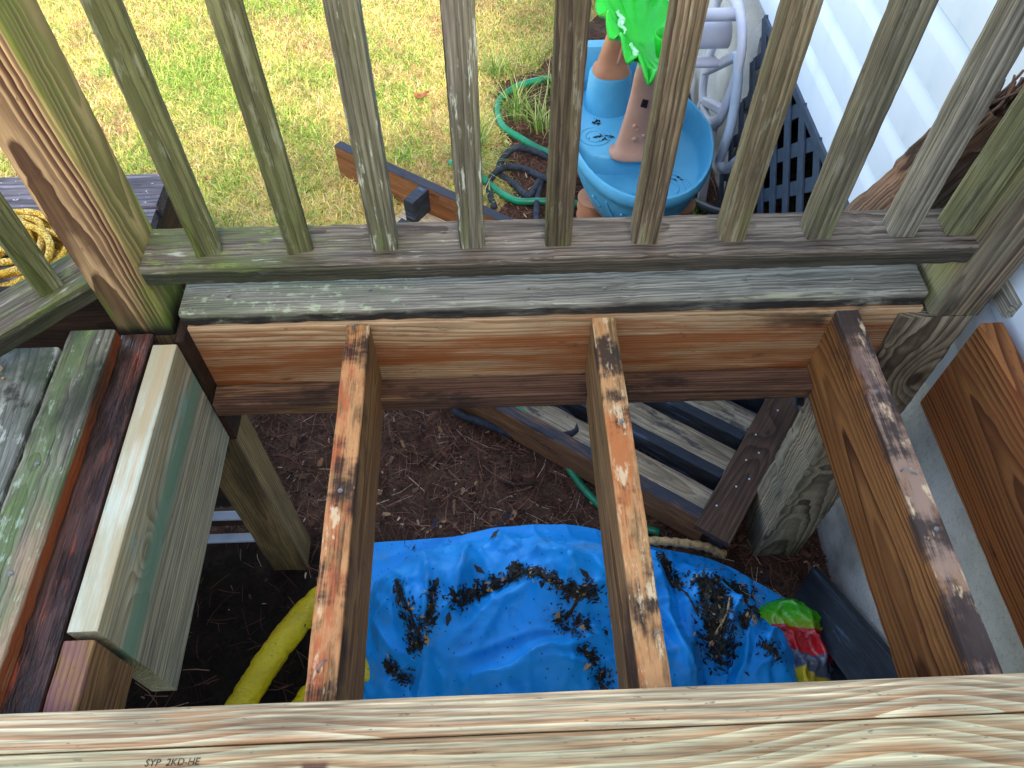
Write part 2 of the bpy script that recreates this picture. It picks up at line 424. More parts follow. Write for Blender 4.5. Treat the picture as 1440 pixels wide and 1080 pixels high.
    for sc_, amp, sd_, kx, ky in ((8, .014, 64, .3, 1), (13, .011, 62, .5, 1), (19, .008, 65, 1, .4), (28, .005, 63, 1, .6)):
        wx, wy = gx+.10*(vnoise(gx, gy, 5, sd_+7)-.5), gy+.10*(vnoise(gx, gy, 5, sd_+8)-.5)
        n = vnoise(wx*kx+wy*.4, wy*ky-wx*.3, sc_, sd_)
        add += amp*np.clip(1-abs(2*n-1)*3.0, 0, 1)**1.3
    P[..., 2] += add*np.clip((P[..., 2]-GROUND)*10, 0, 1)
    P[..., 2] = np.maximum(P[..., 2], GROUND+.01)
    return P

# ------------------------------------------------------------------ materials
M = {}
MOSS, LICHEN, DIRT = C('#4d5f22'), C('#b9c196'), C('#1c1713')
M['fresh'] = wood('fresh_pine', C('#f2dfae'), C('#b4682a'), ring=.0105, pith=(.17, -.06), tilt=(.012, .03), warp=.009, fiber=.62, seed=2, bump=.35, rough=.66, late_k=.74, wscale=.8,
    layers=[dict(c=C('#c4cfa2'), s=(2, 18, 18), t=(.5, .72), k=.3), dict(c=C('#c08040'), s=(2, 10, 10), t=(.55, .75), k=.5), dict(c=C('#5c2c22'), s=(50, 50, 50), t=(.15, .4), k=.9, mask=[('x', -.364, -.356, .006), ('x', -.326, -.336, .006), ('y', .052, .044, .005), ('y', .006, .018, .006)])],
    knots=[(.30, .045, .02, .030, .085), (-.36, .03, .02, .014, .05)], profile=(.1, .6, .95), knot_dark=.0)
M['fresh2'] = wood('fresh_pine_strip', C('#f4e2b6'), C('#b86c2e'), ring=.0100, pith=(.15, -.05), tilt=(.016, .02), warp=.009, fiber=.62, seed=5, bump=.35, rough=.66, late_k=.74, wscale=.8,
    layers=[dict(c=C('#c4cfa4'), s=(2, 18, 18), t=(.5, .72), k=.3), dict(c=C('#c08040'), s=(2, 10, 10), t=(.55, .75), k=.5)],
    knots=[(.36, -.005, .02, .016, .05), (-.40, -.02, .02, .012, .05)], profile=(.1, .6, .95), knot_dark=.0)
def joist_mat(name, early, late, seed, tops, **k):
    return wood(name, early, late, seed=seed, layers=[
        dict(c=C('#8a4a22'), s=(2.5, 9, 9), t=(.5, .75), k=.55),
        dict(c=C('#1d1613'), s=(5, 5, 5), t=(.50, .66), k=.8, seed=3, mask=[('z', -.03, .07, .05)]), dict(c=C('#4c2a18'), s=(3, 8, 5), t=(.5, .7), k=.6, seed=5),
        dict(c=C(tops[0]), s=(7, 26, 26), t=(.35, .55), k=.95, mask=[('z', .086, .0925, .004)]),
        dict(c=C(tops[1]), s=(5, 14, 14), t=(.5, .62), k=.9, seed=6, mask=[('z', .086, .0925, .004)]),
        dict(c=C(tops[2]), s=(7, 4, 3), t=(.49, .60), k=.9, seed=9, mask=[('z', .062, .088, .012)]),
        dict(c=C('#f0cfa0'), s=(18, 40, 40), t=(.57, .68), k=.85, seed=14, mask=[('z', .088, .0935, .004)])], **k)
M['joist_a'] = joist_mat('old_joist_orange', C('#c0925a'), C('#6a3f1c'), 1, ('#dc9c64', '#c4683e', '#211d1c'), ring=.0045, pith=(.09, .02), tilt=(.012, .02), warp=.006, bump=.4)
M['joist_b'] = joist_mat('old_joist_tan', C('#bb9260'), C('#6c4824'), 4, ('#dca068', '#c8743e', '#211f20'), ring=.0045, pith=(-.08, .01), tilt=(.01, .02), warp=.006, bump=.4)
M['joist_c'] = joist_mat('old_joist_red', C('#b87c42'), C('#481a08'), 8, ('#b08e78', '#866a60', '#3a312f'), ring=.0078, pith=(-.022, -.012), tilt=(.055, .02), warp=.016, bump=.4, profile=(.2, .75, .93), late_k=1.0, fiber=.3, knots=[(-.16, .019, -.02, .014, .06)])
M['beam'] = wood('red_brown_beam', C('#b97a44'), C('#4c1c0a'), seed=12, ring=.0072, pith=(-.03, .03), tilt=(.045, .02), warp=.014, fiber=.3, bump=.4, profile=(.2, .75, .93),
    layers=[dict(c=C('#8e4a24'), s=(2, 7, 7), t=(.45, .7), k=.6), dict(c=C('#231a17'), s=(6, 8, 10), t=(.60, .72), k=.8), dict(c=C('#d98d55'), s=(4, 12, 12), t=(.52, .68), k=.6, mask=[('z', .07, .11, .02)])])
M['rim'] = wood('rim_joist_wood', C('#d8b48a'), C('#94622e'), seed=3, ring=.0045, pith=(.06, .10), tilt=(.01, .008), warp=.006, fiber=.4, bump=.35,
    layers=[dict(c=C('#8c4412'), s=(1.6, 4, 13), t=(.46, .62), k=.8), dict(c=C('#85430f'), s=(1.2, 4, 9), t=(.40, .56), k=.7, mask=[('z', .03, -.02, .035, (2, 8, 8))]),
            dict(c=C('#211813'), s=(4, 9, 14), t=(.46, .60), k=.9, mask=[('x', .22, .50, .1), ('z', .02, .07, .03)]), dict(c=C('#3a281a'), s=(9, 30, 30), t=(.60, .72), k=.6)])
M['ledger'] = wood('ledger_strip_wood', C('#7d5a44'), C('#452c20'), seed=6, ring=.005, pith=(.03, .03), tilt=(.008, .01), warp=.006, fiber=.6, bump=.5,
    layers=[dict(c=C('#c59a5c'), s=(2, 20, 20), t=(.45, .65), k=.6, mask=[('x', -.12, -.45, .03)]), dict(c=C('#241a15'), s=(7, 24, 24), t=(.52, .66), k=.8)])
M['grey_board'] = wood('weathered_grey_board', C('#c6c2b6'), C('#8b877c'), gain=(.86, .82, .75), seed=9, ring=.005, pith=(.03, -.04), tilt=(.01, .03), warp=.014, fiber=.7, bump=.7, groove=.5,
    layers=[dict(c=C('#656e48'), s=(4, 10, 10), t=(.40, .62), k=.55, mask=[('x', .0, -.42, .1)]), dict(c=C('#c8d0a8'), s=(45, 70, 70), t=(.56, .68), k=.7, mask=[('x', -.1, -.3, .1)], bump=.4),
            dict(c=C('#55524a'), s=(4, 12, 12), t=(.56, .72), k=.6), dict(c=C('#1d1815'), s=(12, 20, 20), t=(.28, .45), k=.95, mask=[('y', -.062, -.070, .006), ('z', .012, .0, .006)]),
            dict(c=C('#c9c79a'), s=(3, 30, 30), t=(.5, .6), k=.6, mask=[('y', -.060, -.066), ('z', .008, .015), ('x', .1, .25)])])
M['rail'] = wood('weathered_rail', C('#a3978a'), C('#6d5d52'), gain=(.80, .75, .68), seed=11, ring=.0042, pith=(.02, -.05), tilt=(.01, .02), warp=.008, fiber=.75, bump=.8, groove=.6,
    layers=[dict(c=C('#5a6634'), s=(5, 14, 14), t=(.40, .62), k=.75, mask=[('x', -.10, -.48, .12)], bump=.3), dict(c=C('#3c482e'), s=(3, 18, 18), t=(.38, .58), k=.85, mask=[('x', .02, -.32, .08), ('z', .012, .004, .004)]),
            dict(c=C('#82963e'), s=(22, 46, 46), t=(.52, .70), k=.65, mask=[('x', -.3, -.45, .08)]), dict(c=C('#d2d2c4'), s=(14, 110, 110), t=(.60, .70), k=.6, mask=[('x', .1, -.1, .1)]),
            dict(c=C('#3b2f29'), s=(5, 60, 60), t=(.55, .68), k=.6), dict(c=C('#2e2b20'), s=(3, 16, 16), t=(.22, .55), k=.8, mask=[('z', .012, .004, .003)])])  # last layer paints the shade of the rail's front face into its colour
BAL = []
for i, (e, l, ms, dk) in enumerate([('#98996c', '#5e6038', .75, .3), ('#8f9068', '#585a38', .7, .35), ('#a09c88', '#686450', .45, .4), ('#9d968a', '#67604f', .4, .4), ('#7a6c58', '#42342a', .45, .5), ('#a8957a', '#5c4838', .25, .3), ('#a8977c', '#6a5844', .3, .25), ('#a39a86', '#665c4e', .22, .35), ('#b4ac9e', '#7c7266', .12, .2), ('#a8a680', '#6c6c4a', .35, .15)]):
    BAL.append(wood('baluster_wood', C(e), C(l), seed=20+i, gain=(.76, .72, .66), ring=.0048, pith=(.02+.01*(i % 3), -.04), tilt=(.006, .012), warp=.006, fiber=.7, bump=.8, groove=.7,
        layers=[dict(c=C('#4f5228'), s=(3, 30, 30), t=(.40, .66), k=ms*.8, bump=.3), dict(c=C('#2b2019'), s=(4, 26, 26), t=(.5, .66), k=dk),
                dict(c=C('#c9cbb6'), s=(16, 90, 90), t=(.56, .66), k=.65 if i in (2, 3) else .14, bump=.3), dict(c=C('#6b8428'), s=(8, 40, 40), t=(.5, .66), k=ms*.8, mask=[('x', -.22, -.36, .1)])]))
M['post_l'] = wood('mossy_post', C('#c6a074'), C('#3c170a'), seed=31, ring=.0056, pith=(.020, -.018), tilt=(.02, .035), warp=.010, fiber=.35, bump=.5, profile=(.12, .5, .94), groove=.5,
    layers=[dict(c=C('#a9a457'), s=(1.5, 8, 8), t=(.2, .4), k=.35, mask=[('y', -.034, -.043, .004)]),
            dict(c=C('#7f9a2e'), s=(2, 14, 14), t=(.44, .66), k=.7, mask=[('y', -.030, -.042, .006)]),
            dict(c=C('#4f6620'), s=(2, 12, 12), t=(.36, .6), k=.9, mask=[('x', -.30, -.44, .05)]), dict(c=C('#39421f'), s=(3, 18, 18), t=(.3, .5), k=.85, mask=[('x', -.40, -.455, .03)]),
            dict(c=C('#15110d'), s=(9, 20, 20), t=(.3, .5), k=.95, mask=[('x', -.436, -.458, .012)])])
M['post_under'] = wood('post_below_deck', C('#b09463'), C('#6b4c28'), seed=33, ring=.006, pith=(-.02, .06), tilt=(.02, .02), warp=.008, fiber=.4, bump=.4,
    layers=[dict(c=C('#2a2019'), s=(2, 10, 10), t=(.3, .6), k=.75, mask=[('z', .03, .044, .004)])])  # layer darkens the front face: shade painted into the wood
M['post_r'] = wood('weathered_knotty_post', C('#b09f88'), C('#4a372a'), gain=(.85, .78, .7), seed=36, ring=.0062, pith=(.03, -.02), tilt=(.01, .035), warp=.012, fiber=.45, bump=.7, groove=.6, profile=(.15, .6, .93),
    layers=[dict(c=C('#9a9c62'), s=(2, 14, 14), t=(.36, .6), k=.6, mask=[('y', .038, .0435, .001)]), dict(c=C('#1a1512'), s=(3, 16, 12), t=(.5, .62), k=.85, mask=[('x', -.40, -.43, .02)]), dict(c=C('#6e6a58'), s=(3, 20, 20), t=(.45, .65), k=.6)])
M['post_r_low'] = wood('knotty_post_foot', C('#ab9a80'), C('#43301f'), seed=37, ring=.0058, pith=(.01, -.05), tilt=(.01, .05), warp=.016, fiber=.45, bump=.7, groove=.6, profile=(.25, .75, .93),
    knots=[(.33, -.035, .066, .028, .05), (.2, .03, .066, .014, .03)], layers=[dict(c=C('#1e1814'), s=(3, 10, 10), t=(.52, .66), k=.7), dict(c=C('#5a6458'), s=(2, 10, 10), t=(.4, .7), k=.6, mask=[('x', .15, -.1, .1)])])
M['channel'] = wood('wet_rotten_joist', C('#6b4a40'), C('#3c2620'), seed=41, ring=.006, pith=(.04, -.05), tilt=(.01, .03), warp=.02, fiber=.6, bump=1.0, rough=.42, spec=.55,
    layers=[dict(c=C('#b1502c'), s=(7, 40, 40), t=(.55, .64), k=.8, bump=.7), dict(c=C('#1b100c'), s=(8, 26, 26), t=(.48, .62), k=.85, bump=1.2), dict(c=C('#6d5250'), s=(4, 24, 24), t=(.52, .7), k=.7)])
M['mossy'] = wood('mossy_deck_board', C('#a39d88'), C('#6e6656'), seed=44, ring=.0045, pith=(.02, -.04), tilt=(.008, .02), warp=.006, fiber=.8, bump=.9, groove=.6,
    layers=[dict(c=C('#5f7640'), s=(3, 22, 22), t=(.46, .64), k=.7, bump=.3), dict(c=C('#bd9a7c'), s=(2.2, 9, 9), t=(.34, .54), k=.85, mask=[('y', .010, -.018, .012), ('x', .30, .16, .05)]),
            dict(c=C('#86a43c'), s=(9, 26, 26), t=(.56, .68), k=.7, mask=[('y', -.010, .012, .01)], bump=.5), dict(c=C('#bcccb4'), s=(36, 80, 80), t=(.58, .68), k=.55, bump=.4), dict(c=C('#96461a'), s=(3, 14, 14), t=(.25, .45), k=.95, mask=[('y', -.030, -.0345, .002), ('z', .013, .006)]),
            dict(c=C('#2a2e24'), s=(5, 14, 14), t=(.40, .58), k=.75, mask=[('x', .34, .42, .05)])])
M['grey_left'] = wood('grey_green_deck_board', C('#97978a'), C('#6c6c60'), seed=47, ring=.007, pith=(.02, -.05), tilt=(.03, .05), warp=.02, fiber=.6, bump=.6,
    layers=[dict(c=C('#3f4d34'), s=(7, 7, 7), t=(.45, .6), k=.8), dict(c=C('#c9ccbf'), s=(12, 18, 18), t=(.57, .64), k=.7), dict(c=C('#2a211c'), s=(10, 12, 12), t=(.58, .66), k=.8)])
M['treated'] = wood('new_treated_lumber', C('#dcd4b4'), C('#a3946c'), seed=51, ring=.0050, pith=(.10, .05), tilt=(.006, .012), warp=.006, fiber=.45, bump=.35, groove=.35,
    knots=[(-.09, -.02, .065, .018, .028)],
    layers=[dict(c=C('#e6e8cf'), s=(2, 8, 8), t=(.3, .5), k=.85, mask=[('z', .1395, .1432, .001)]), dict(c=C('#e3c9a4'), s=(1.5, 30, 4), t=(.46, .58), k=.85, mask=[('z', .1395, .1432, .001)]),
            dict(c=C('#7fa184'), s=(1.3, 6, 10), t=(.3, .5), k=.9, mask=[('z', .010, .035, .012, (4, 8, 8)), ('z', .078, .055, .01, (4, 8, 8))]), dict(c=C('#b9a06e'), s=(3, 12, 26), t=(.42, .6), k=.6, mask=[('z', .06, .11, .02)]),
            dict(c=C('#9fc0b0'), s=(8, 20, 20), t=(.62, .7), k=.7)])
M['stub'] = wood('old_joist_stub', C('#b98f5c'), C('#7d5230'), seed=53, ring=.005, pith=(.05, .02), tilt=(.02, .02), warp=.008, bump=.4, knots=[(.0, -.02, -.01, .012, .022)],
    layers=[dict(c=C('#8a5a66'), s=(8, 20, 20), t=(.4, .6), k=.8, mask=[('z', .05, .064, .006)]), dict(c=C('#2a1d17'), s=(5, 9, 9), t=(.55, .7), k=.6)])
M['dark_side'] = wood('dark_damp_wood', C('#4e3524'), C('#2a1a10'), seed=56, ring=.006, bump=.5, layers=[dict(c=C('#14100d'), s=(4, 8, 8), t=(.4, .6), k=.8)])
M['tread'] = wood('purple_grey_tread', C('#7f7a82'), C('#4e4b54'), seed=58, ring=.006, pith=(.02, -.05), tilt=(.02, .03), warp=.02, fiber=.8, bump=.8, layers=[dict(c=C('#2f2c33'), s=(3, 16, 16), t=(.5, .65), k=.7), dict(c=C('#e8e6ea'), s=(40, 60, 60), t=(.66, .7), k=.8), dict(c=C('#3a1a14'), s=(9, 14, 14), t=(.3, .5), k=.95, mask=[('x', .655, .667)])])
M['black_wood'] = wood('black_painted_wood', C('#343c48'), C('#1e242c'), seed=61, ring=.005, fiber=.4, bump=.5, rough=.6, layers=[dict(c=C('#0f141d'), s=(4, 12, 12), t=(.45, .65), k=.7), dict(c=C('#5d6f8e'), s=(5, 30, 30), t=(.58, .68), k=.5)])
def half_black(name, early, late, seed, lo, hi, **k):
    return wood(name, early, late, seed=seed, layers=[dict(c=C('#5b3a22'), s=(2, 8, 8), t=(.5, .7), k=.4), dict(c=C('#2b333f'), s=(1, 3, 3), t=(.0, .1), k=.96, mask=[('z', lo, hi, .003)]), dict(c=C('#0e131b'), s=(6, 14, 14), t=(.55, .68), k=.8)], fiber=.5, bump=.5, **k)
M['stringer'] = half_black('stringer_black_top', C('#a9764c'), C('#5a341c'), 63, .056, .0605, ring=.0055, pith=(-.03, .01), tilt=(.02, .03), warp=.01)
M['stringer_tall'] = half_black('tall_stringer_black_top', C('#a06a40'), C('#502c16'), 64, .0765, .081, ring=.0055, pith=(-.03, .01), tilt=(.02, .03), warp=.01)
M['slat'] = wood('pale_old_plank', C('#cbb99c'), C('#8f7c60'), seed=66, ring=.008, pith=(.02, -.04), tilt=(.03, .03), warp=.014, fiber=.6, bump=.6, vary=.06, layers=[dict(c=C('#1b2434'), s=(5, 12, 12), t=(.54, .64), k=.8), dict(c=C('#57503f'), s=(3, 14, 14), t=(.5, .7), k=.5)])
M['dark_plank'] = wood('dark_brown_plank', C('#5e4636'), C('#33241b'), seed=69, ring=.009, pith=(.0, -.03), tilt=(.03, .05), warp=.02, fiber=.5, bump=.5, knots=[(.1, .0, .02, .02, .04)], layers=[dict(c=C('#1a1715'), s=(3, 10, 10), t=(.5, .7), k=.7)])
M['rotten'] = wood('rotten_timber', C('#a3836a'), C('#5a4232'), seed=72, ring=.006, pith=(.02, -.06), tilt=(.02, .03), warp=.02, fiber=.8, bump=1.1, groove=.6, layers=[dict(c=C('#9a6848'), s=(3, 12, 12), t=(.45, .6), k=.6, mask=[('y', .02, .06, .02)]), dict(c=C('#5e5a4e'), s=(3, 9, 9), t=(.45, .62), k=.8, mask=[('y', .05, .0, .02)]), dict(c=C('#1d1411'), s=(6, 14, 14), t=(.57, .66), k=.85)])
M['nail'] = plain('rusty_nail', C('#8d8a86'), .45, .3, 200, .2, .6)
M['splinter'] = plain('shredded_wood', C('#7a5b48'), .9, .3, 60, .5)

# house
g = G('white_vinyl_siding'); P = g.coord(); n = g.noise(P, (1.5, 6, 6), 4)
M['siding'] = g.done(g.mix(g.ss(n, .5, .75), C('#e2ebf5'), C('#d3dfee')), .38, g.bump(g.noise(P, (14, 60, 180), 3), .001, .12), .45)
g = G('parged_concrete'); P = g.coord(); n = g.noise(P, 5, 5); n2 = g.noise(P, 160, 4, .7)
col = g.mix(g.ss(n, .35, .7), C('#dad8d2'), C('#bab8b2')); col = g.mix(g.ss(n2, .5, .75, 0, .5), col, C('#6c6a66'))
col = g.mix(g.math('MULTIPLY', g.ss(g.noise(P, 3, 4), .45, .65), g.ss(g.xyz(P)[2], .0, -.25)), col, C('#7b7468'))
M['concrete'] = g.done(col, .9, g.bump(g.math('ADD', n2, g.noise(P, 45, 3)), .004, .8), .2)
M['void'] = plain('crawl_space_dark', C('#1b1714'), .95, .2, 8, .3)
M['lattice'] = plain('blue_grey_lattice', C('#3d4b5c'), .55, .12, 30, .2, .4)

# ground
g = G('lawn_soil'); P = g.coord(); n = g.noise(P, 3, 5); n2 = g.noise(P, 40, 5, .7)
col = g.mix(g.ss(n, .4, .62), C('#d2bd80'), C('#a3a862')); col = g.mix(g.ss(n2, .5, .75), col, C('#94704c'))
M['lawn_soil'] = g.done(col, .95, g.bump(n2, .01, .8), .1)
g = G('mulch_soil'); P = g.coord('Object'); n = g.noise(P, 14, 6, .7); n2 = g.noise(P, 90, 5, .75)
col = g.mix(g.ss(n, .35, .65), C('#4a362a'), C('#665040')); col = g.mix(g.ss(n2, .5, .7), col, C('#201612'))
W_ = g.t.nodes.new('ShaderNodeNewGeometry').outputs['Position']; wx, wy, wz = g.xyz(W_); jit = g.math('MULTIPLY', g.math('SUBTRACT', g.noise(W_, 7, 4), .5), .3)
wet = g.math('MULTIPLY', g.ss(g.math('ADD', wx, jit), -.25, -.42), g.ss(g.math('ADD', wy, jit), .98, .84))  # mask of the painted shade, not of moisture
col = g.mix(g.math('MULTIPLY', wet, .85), col, C('#0f0c0a'))          # under-deck shade at the left painted into the soil colour
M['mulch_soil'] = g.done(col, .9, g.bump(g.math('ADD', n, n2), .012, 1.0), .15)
def tint_mat(name, rough=.7, spec=.25, trans=0.0):
    g = G(name); c = g.attr('tint')
    m = g.done(c, rough, None, spec)
    if trans:
        t = g.t.nodes.new('ShaderNodeBsdfTranslucent'); g.put(t.inputs[0], c)
        mx = g.t.nodes.new('ShaderNodeMixShader'); mx.inputs[0].default_value = trans
        g.t.links.new(g.b.outputs[0], mx.inputs[1]); g.t.links.new(t.outputs[0], mx.inputs[2])
        g.t.links.new(mx.outputs[0], g.t.nodes['Material Output'].inputs[0])
    return m
M['grass'] = tint_mat('grass_blades', .6, .3, .45)
M['litter'] = tint_mat('dry_litter', .8, .25)
M['wet_litter'] = tint_mat('wet_leaf_bits', .55, .35)

# plastics
M['tub'] = plain('light_blue_plastic', C('#62b4d6'), .42, .06, 6, .06, .45, C('#52a6ca'), 90)
M['terra'] = plain('terracotta_plastic', C('#cf8f68'), .5, .06, 8, .08, .4, C('#b97a58'), 90)
M['salmon'] = plain('salmon_plastic', C('#d49e80'), .5, .06, 8, .08, .4, C('#c89274'), 90)
M['leafgreen'] = plain('bright_green_plastic', C('#23c32e'), .38, .08, 9, .06, .45, C('#1fb02a'), 90)
M['leafpale'] = plain('scuffed_green_plastic', C('#7fe08e'), .5, .2, 60, .1, .4, C('#d6f2da'))
M['toyblue'] = plain('deep_blue_plastic', C('#1565b8'), .4, .06, 12, .05, .45)
M['dirt_hole_dark'] = plain('wet_dirt_hole_shade', C('#2b2118'), .8, .3, 60, .6)
M['cart'] = plain('pale_grey_plastic', C('#dcdae4'), .5, .06, 9, .08, .4, C('#cfcdd8'))
M['carttube'] = plain('pale_blue_grey_tube', C('#c4d2e2'), .42, .06, 20, .05, .45)
M['hose_green'] = plain('green_hose_vinyl', C('#12865c'), .35, .15, 14, .1, .5, C('#0d6a4a'))
M['hose_black'] = plain('black_soaker_rubber', C('#343a44'), .75, .2, 60, .5, .3, C('#23272f'), 400)
M['pipe'] = plain('grey_pipe', C('#4d5563'), .5, .1, 20, .1)
M['rope'] = None
g = G('yellow_braided_rope'); P = g.coord(); v = g.voro(P, (260, 260, 260)); n = g.noise(P, 30, 3)
M['rope'] = g.done(g.mix(g.ss(v[0], .25, .7), g.mix(g.ss(n, .4, .65), C('#e0b83e'), C('#f0d582')), C('#9c7a22')), .7, g.bump(v[0], .003, -.7), .3)
g = G('yellow_film'); P = g.coord(); n = g.noise(P, 9, 4); n2 = g.noise(P, 60, 4, .7)
col = g.mix(g.ss(n, .4, .7), C('#e2c81c'), C('#c4aa12')); col = g.mix(g.ss(n2, .62, .7), col, C('#3a3110'))
M['yellow'] = g.done(col, .32, g.bump(g.math('ADD', g.noise(P, (25, 70, 40), 4), n), .010, 1.0), .5)
g = G('blue_tarp'); P = g.coord(); n = g.noise(P, 7, 5); n2 = g.noise(P, 120, 4, .7); n3 = g.noise(P, 28, 5, .7)
col = g.mix(g.ss(n, .4, .7), C('#0a94e6'), C('#0886d6')); col = g.mix(g.ss(n3, .63, .70, 0, .55), col, C('#14506e'))
col = g.mix(g.ss(g.noise(P, (5, 8, 6), 6, .7), .54, .72, 0, .45), col, C('#5c6a66'))
col = g.mix(g.ss(n2, .66, .74, 0, .9), col, C('#15202a'))
M['tarp'] = g.done(col, g.ramp(n, [(.3, (.42,)*3), (.7, (.62,)*3)]), g.bump(g.math('ADD', g.math('ABSOLUTE', g.math('SUBTRACT', g.noise(P, (18, 34, 24), 4, .6), .5)), g.math('MULTIPLY', g.noise(P, 90, 3), .06)), .018, -.55), .35)
g = G('toy_float_film'); P = g.coord(); x, y, z = g.xyz(P); w = g.noise(P, 9, 3)
f = g.math('ADD', g.math('ADD', y, g.math('MULTIPLY', x, .25)), g.math('MULTIPLY', g.math('SUBTRACT', w, .5), .05))
col = g.ramp(g.math('ADD', g.math('MULTIPLY', f, 4.5), .5), [(.0, C('#c9b01a')), (.16, C('#c9b01a')), (.18, C('#54586a')), (.34, C('#4a4e60')), (.36, C('#c01a22')), (.62, C('#b0141e')), (.64, C('#8aa01c')), (.8, C('#4fae1e')), (1, C('#2f9a1e'))], 'LINEAR')
M['float'] = g.done(col, .22, g.bump(g.noise(P, 26, 4), .01, .7), .55)
M['mushroom'] = plain('tan_mushroom', C('#d9b48e'), .6, .15, 90, .2)
M['ink'] = plain('black_ink', C('#222226'), .8, .1, 260, .0, .2, C('#7a6c50'))
M['basket'] = plain('dry_straw_edge', C('#c7a673'), .85, .3, 80, .6)
M['gap_light_nail'] = plain('pale_gap_light_and_nail', C('#c6d3e4'), .6, .1, 20, .2)  # pale colour for the skirt's light gaps, also used on nail heads

# ================================================================== THE SETTING: ground, lawn, mulch, house
gr = mesh('ground', [(-40, -40, GROUND-.02), (40, -40, GROUND-.02), (40, 60, GROUND-.02), (-40, 60, GROUND-.02)], [(0, 1, 2, 3)], M['lawn_soil']); gr['kind'] = 'structure'
# mulch bed: an uneven sheet under the deck and along the foundation
nx, ny = 120, 150; X = np.linspace(-1.9, 1.6, nx); Y = np.linspace(-.9, 5.0, ny)
gx, gy = np.meshgrid(X, Y); mm = mulch_amount(gx, gy)
gz = GROUND-.035+mm*.035+(vnoise(gx, gy, 5, 11)-.5)*.03*mm+(vnoise(gx, gy, 14, 12)-.5)*.014*mm
V = np.stack([gx.ravel(), gy.ravel(), gz.ravel()], 1).tolist()
F = [(j*nx+i, j*nx+i+1, (j+1)*nx+i+1, (j+1)*nx+i) for j in range(ny-1) for i in range(nx-1)]
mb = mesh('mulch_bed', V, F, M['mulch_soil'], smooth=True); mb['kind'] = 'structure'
def ground_z(x, y):
    m_ = mulch_amount(np.array([x]), np.array([y]))[0]
    return float(GROUND-.035+m_*.035+(vnoise(x, y, 5, 11)-.5)*.03*m_+(vnoise(x, y, 14, 12)-.5)*.014*m_) if m_ > .5 else GROUND-.02

def blades(xy, h, wid, lean, cols, z0, rs):
    n = len(xy); a = rs.rand(n)*2*np.pi; dx, dy = np.cos(a), np.sin(a)
    fa = a+np.pi/2+rs.randn(n)*.6; fx, fy = np.cos(fa), np.sin(fa)
    b = np.column_stack([xy, np.full(n, z0) if np.isscalar(z0) else z0])
    side = np.column_stack([fx, fy, np.zeros(n)])*(wid/2)[:, None]
    mid = b+np.column_stack([dx*h*lean*.35, dy*h*lean*.35, h*.55*np.sqrt(np.maximum(.05, 1-(lean*.6)**2))])
    tip = b+np.column_stack([dx*h*lean, dy*h*lean, h*np.maximum(.12, 1-lean**2*.75)])
    V = np.stack([b-side, b+side, mid-side*.8, mid+side*.8, tip], 1).reshape(-1, 3)
    o = (np.arange(n)*5)[:, None]
    F = np.concatenate([o+[0, 1, 3], o+[0, 3, 2], o+[2, 3, 4]], 0)
    c = np.repeat(cols, 5, 0)
    return V, F, c
rs = np.random.RandomState(5)
def lawn(n, x0, x1, y0, y1, hs=1.0, ws=1.0):
    xy = np.column_stack([rs.uniform(x0, x1, n), rs.uniform(y0, y1, n)])
    keep = mulch_amount(xy[:, 0], xy[:, 1]) < rs.rand(n)*.9
    xy = xy[keep]; n = len(xy)
    pg = vnoise(xy[:, 0], xy[:, 1], 2.2, 21)*.55+vnoise(xy[:, 0], xy[:, 1], 7, 22)*.45
    pb = vnoise(xy[:, 0], xy[:, 1], 4.5, 23)*.6+vnoise(xy[:, 0], xy[:, 1], 13, 24)*.4
    k = rs.rand(n)
    straw, gold = np.array(C('#f0e0a2')[:3]), np.array(C('#e6cf7c')[:3])
    green, lime, brown = np.array(C('#8bb248')[:3]), np.array(C('#cbd86a')[:3]), np.array(C('#cfa680')[:3])
    c = np.where((rs.rand(n) < .5)[:, None], straw, gold)
    isg = k < np.clip((pg-.32)*1.9, .14, .85)
    c = np.where(isg[:, None], np.where((rs.rand(n) < .55)[:, None], green, lime), c)
    isb = (rs.rand(n) < np.clip((pb-.54)*2.8, .03, .55)) & ~isg
    c = np.where(isb[:, None], brown, c)*rs.uniform(.55, 1.2, n)[:, None]
    h = rs.uniform(.028, .066, n)*hs*np.where(isg, 1.15, .9); lean = rs.uniform(.55, 1.05, n)
    return blades(xy, h, rs.uniform(.0026, .0054, n)*ws, lean, c, GROUND-.02, rs)
parts = [lawn(185000, -2.6, 1.0, 1.35, 4.1), lawn(70000, -7, 6, 4.0, 9.0, 1.2, 2.4), lawn(26000, -7, -2.4, -.5, 4.0, 1.2, 2.0)]
off = 0; VV, FF, CC = [], [], []
for v, f, c in parts: VV.append(v); FF.append(f+off); CC.append(c); off += len(v)
lw = bulk('lawn_grass', np.concatenate(VV), np.concatenate(FF), np.concatenate(CC), M['grass'])
tag(lw, 'patchy straw yellow and green lawn grass beyond the railing', 'grass', kind='stuff')

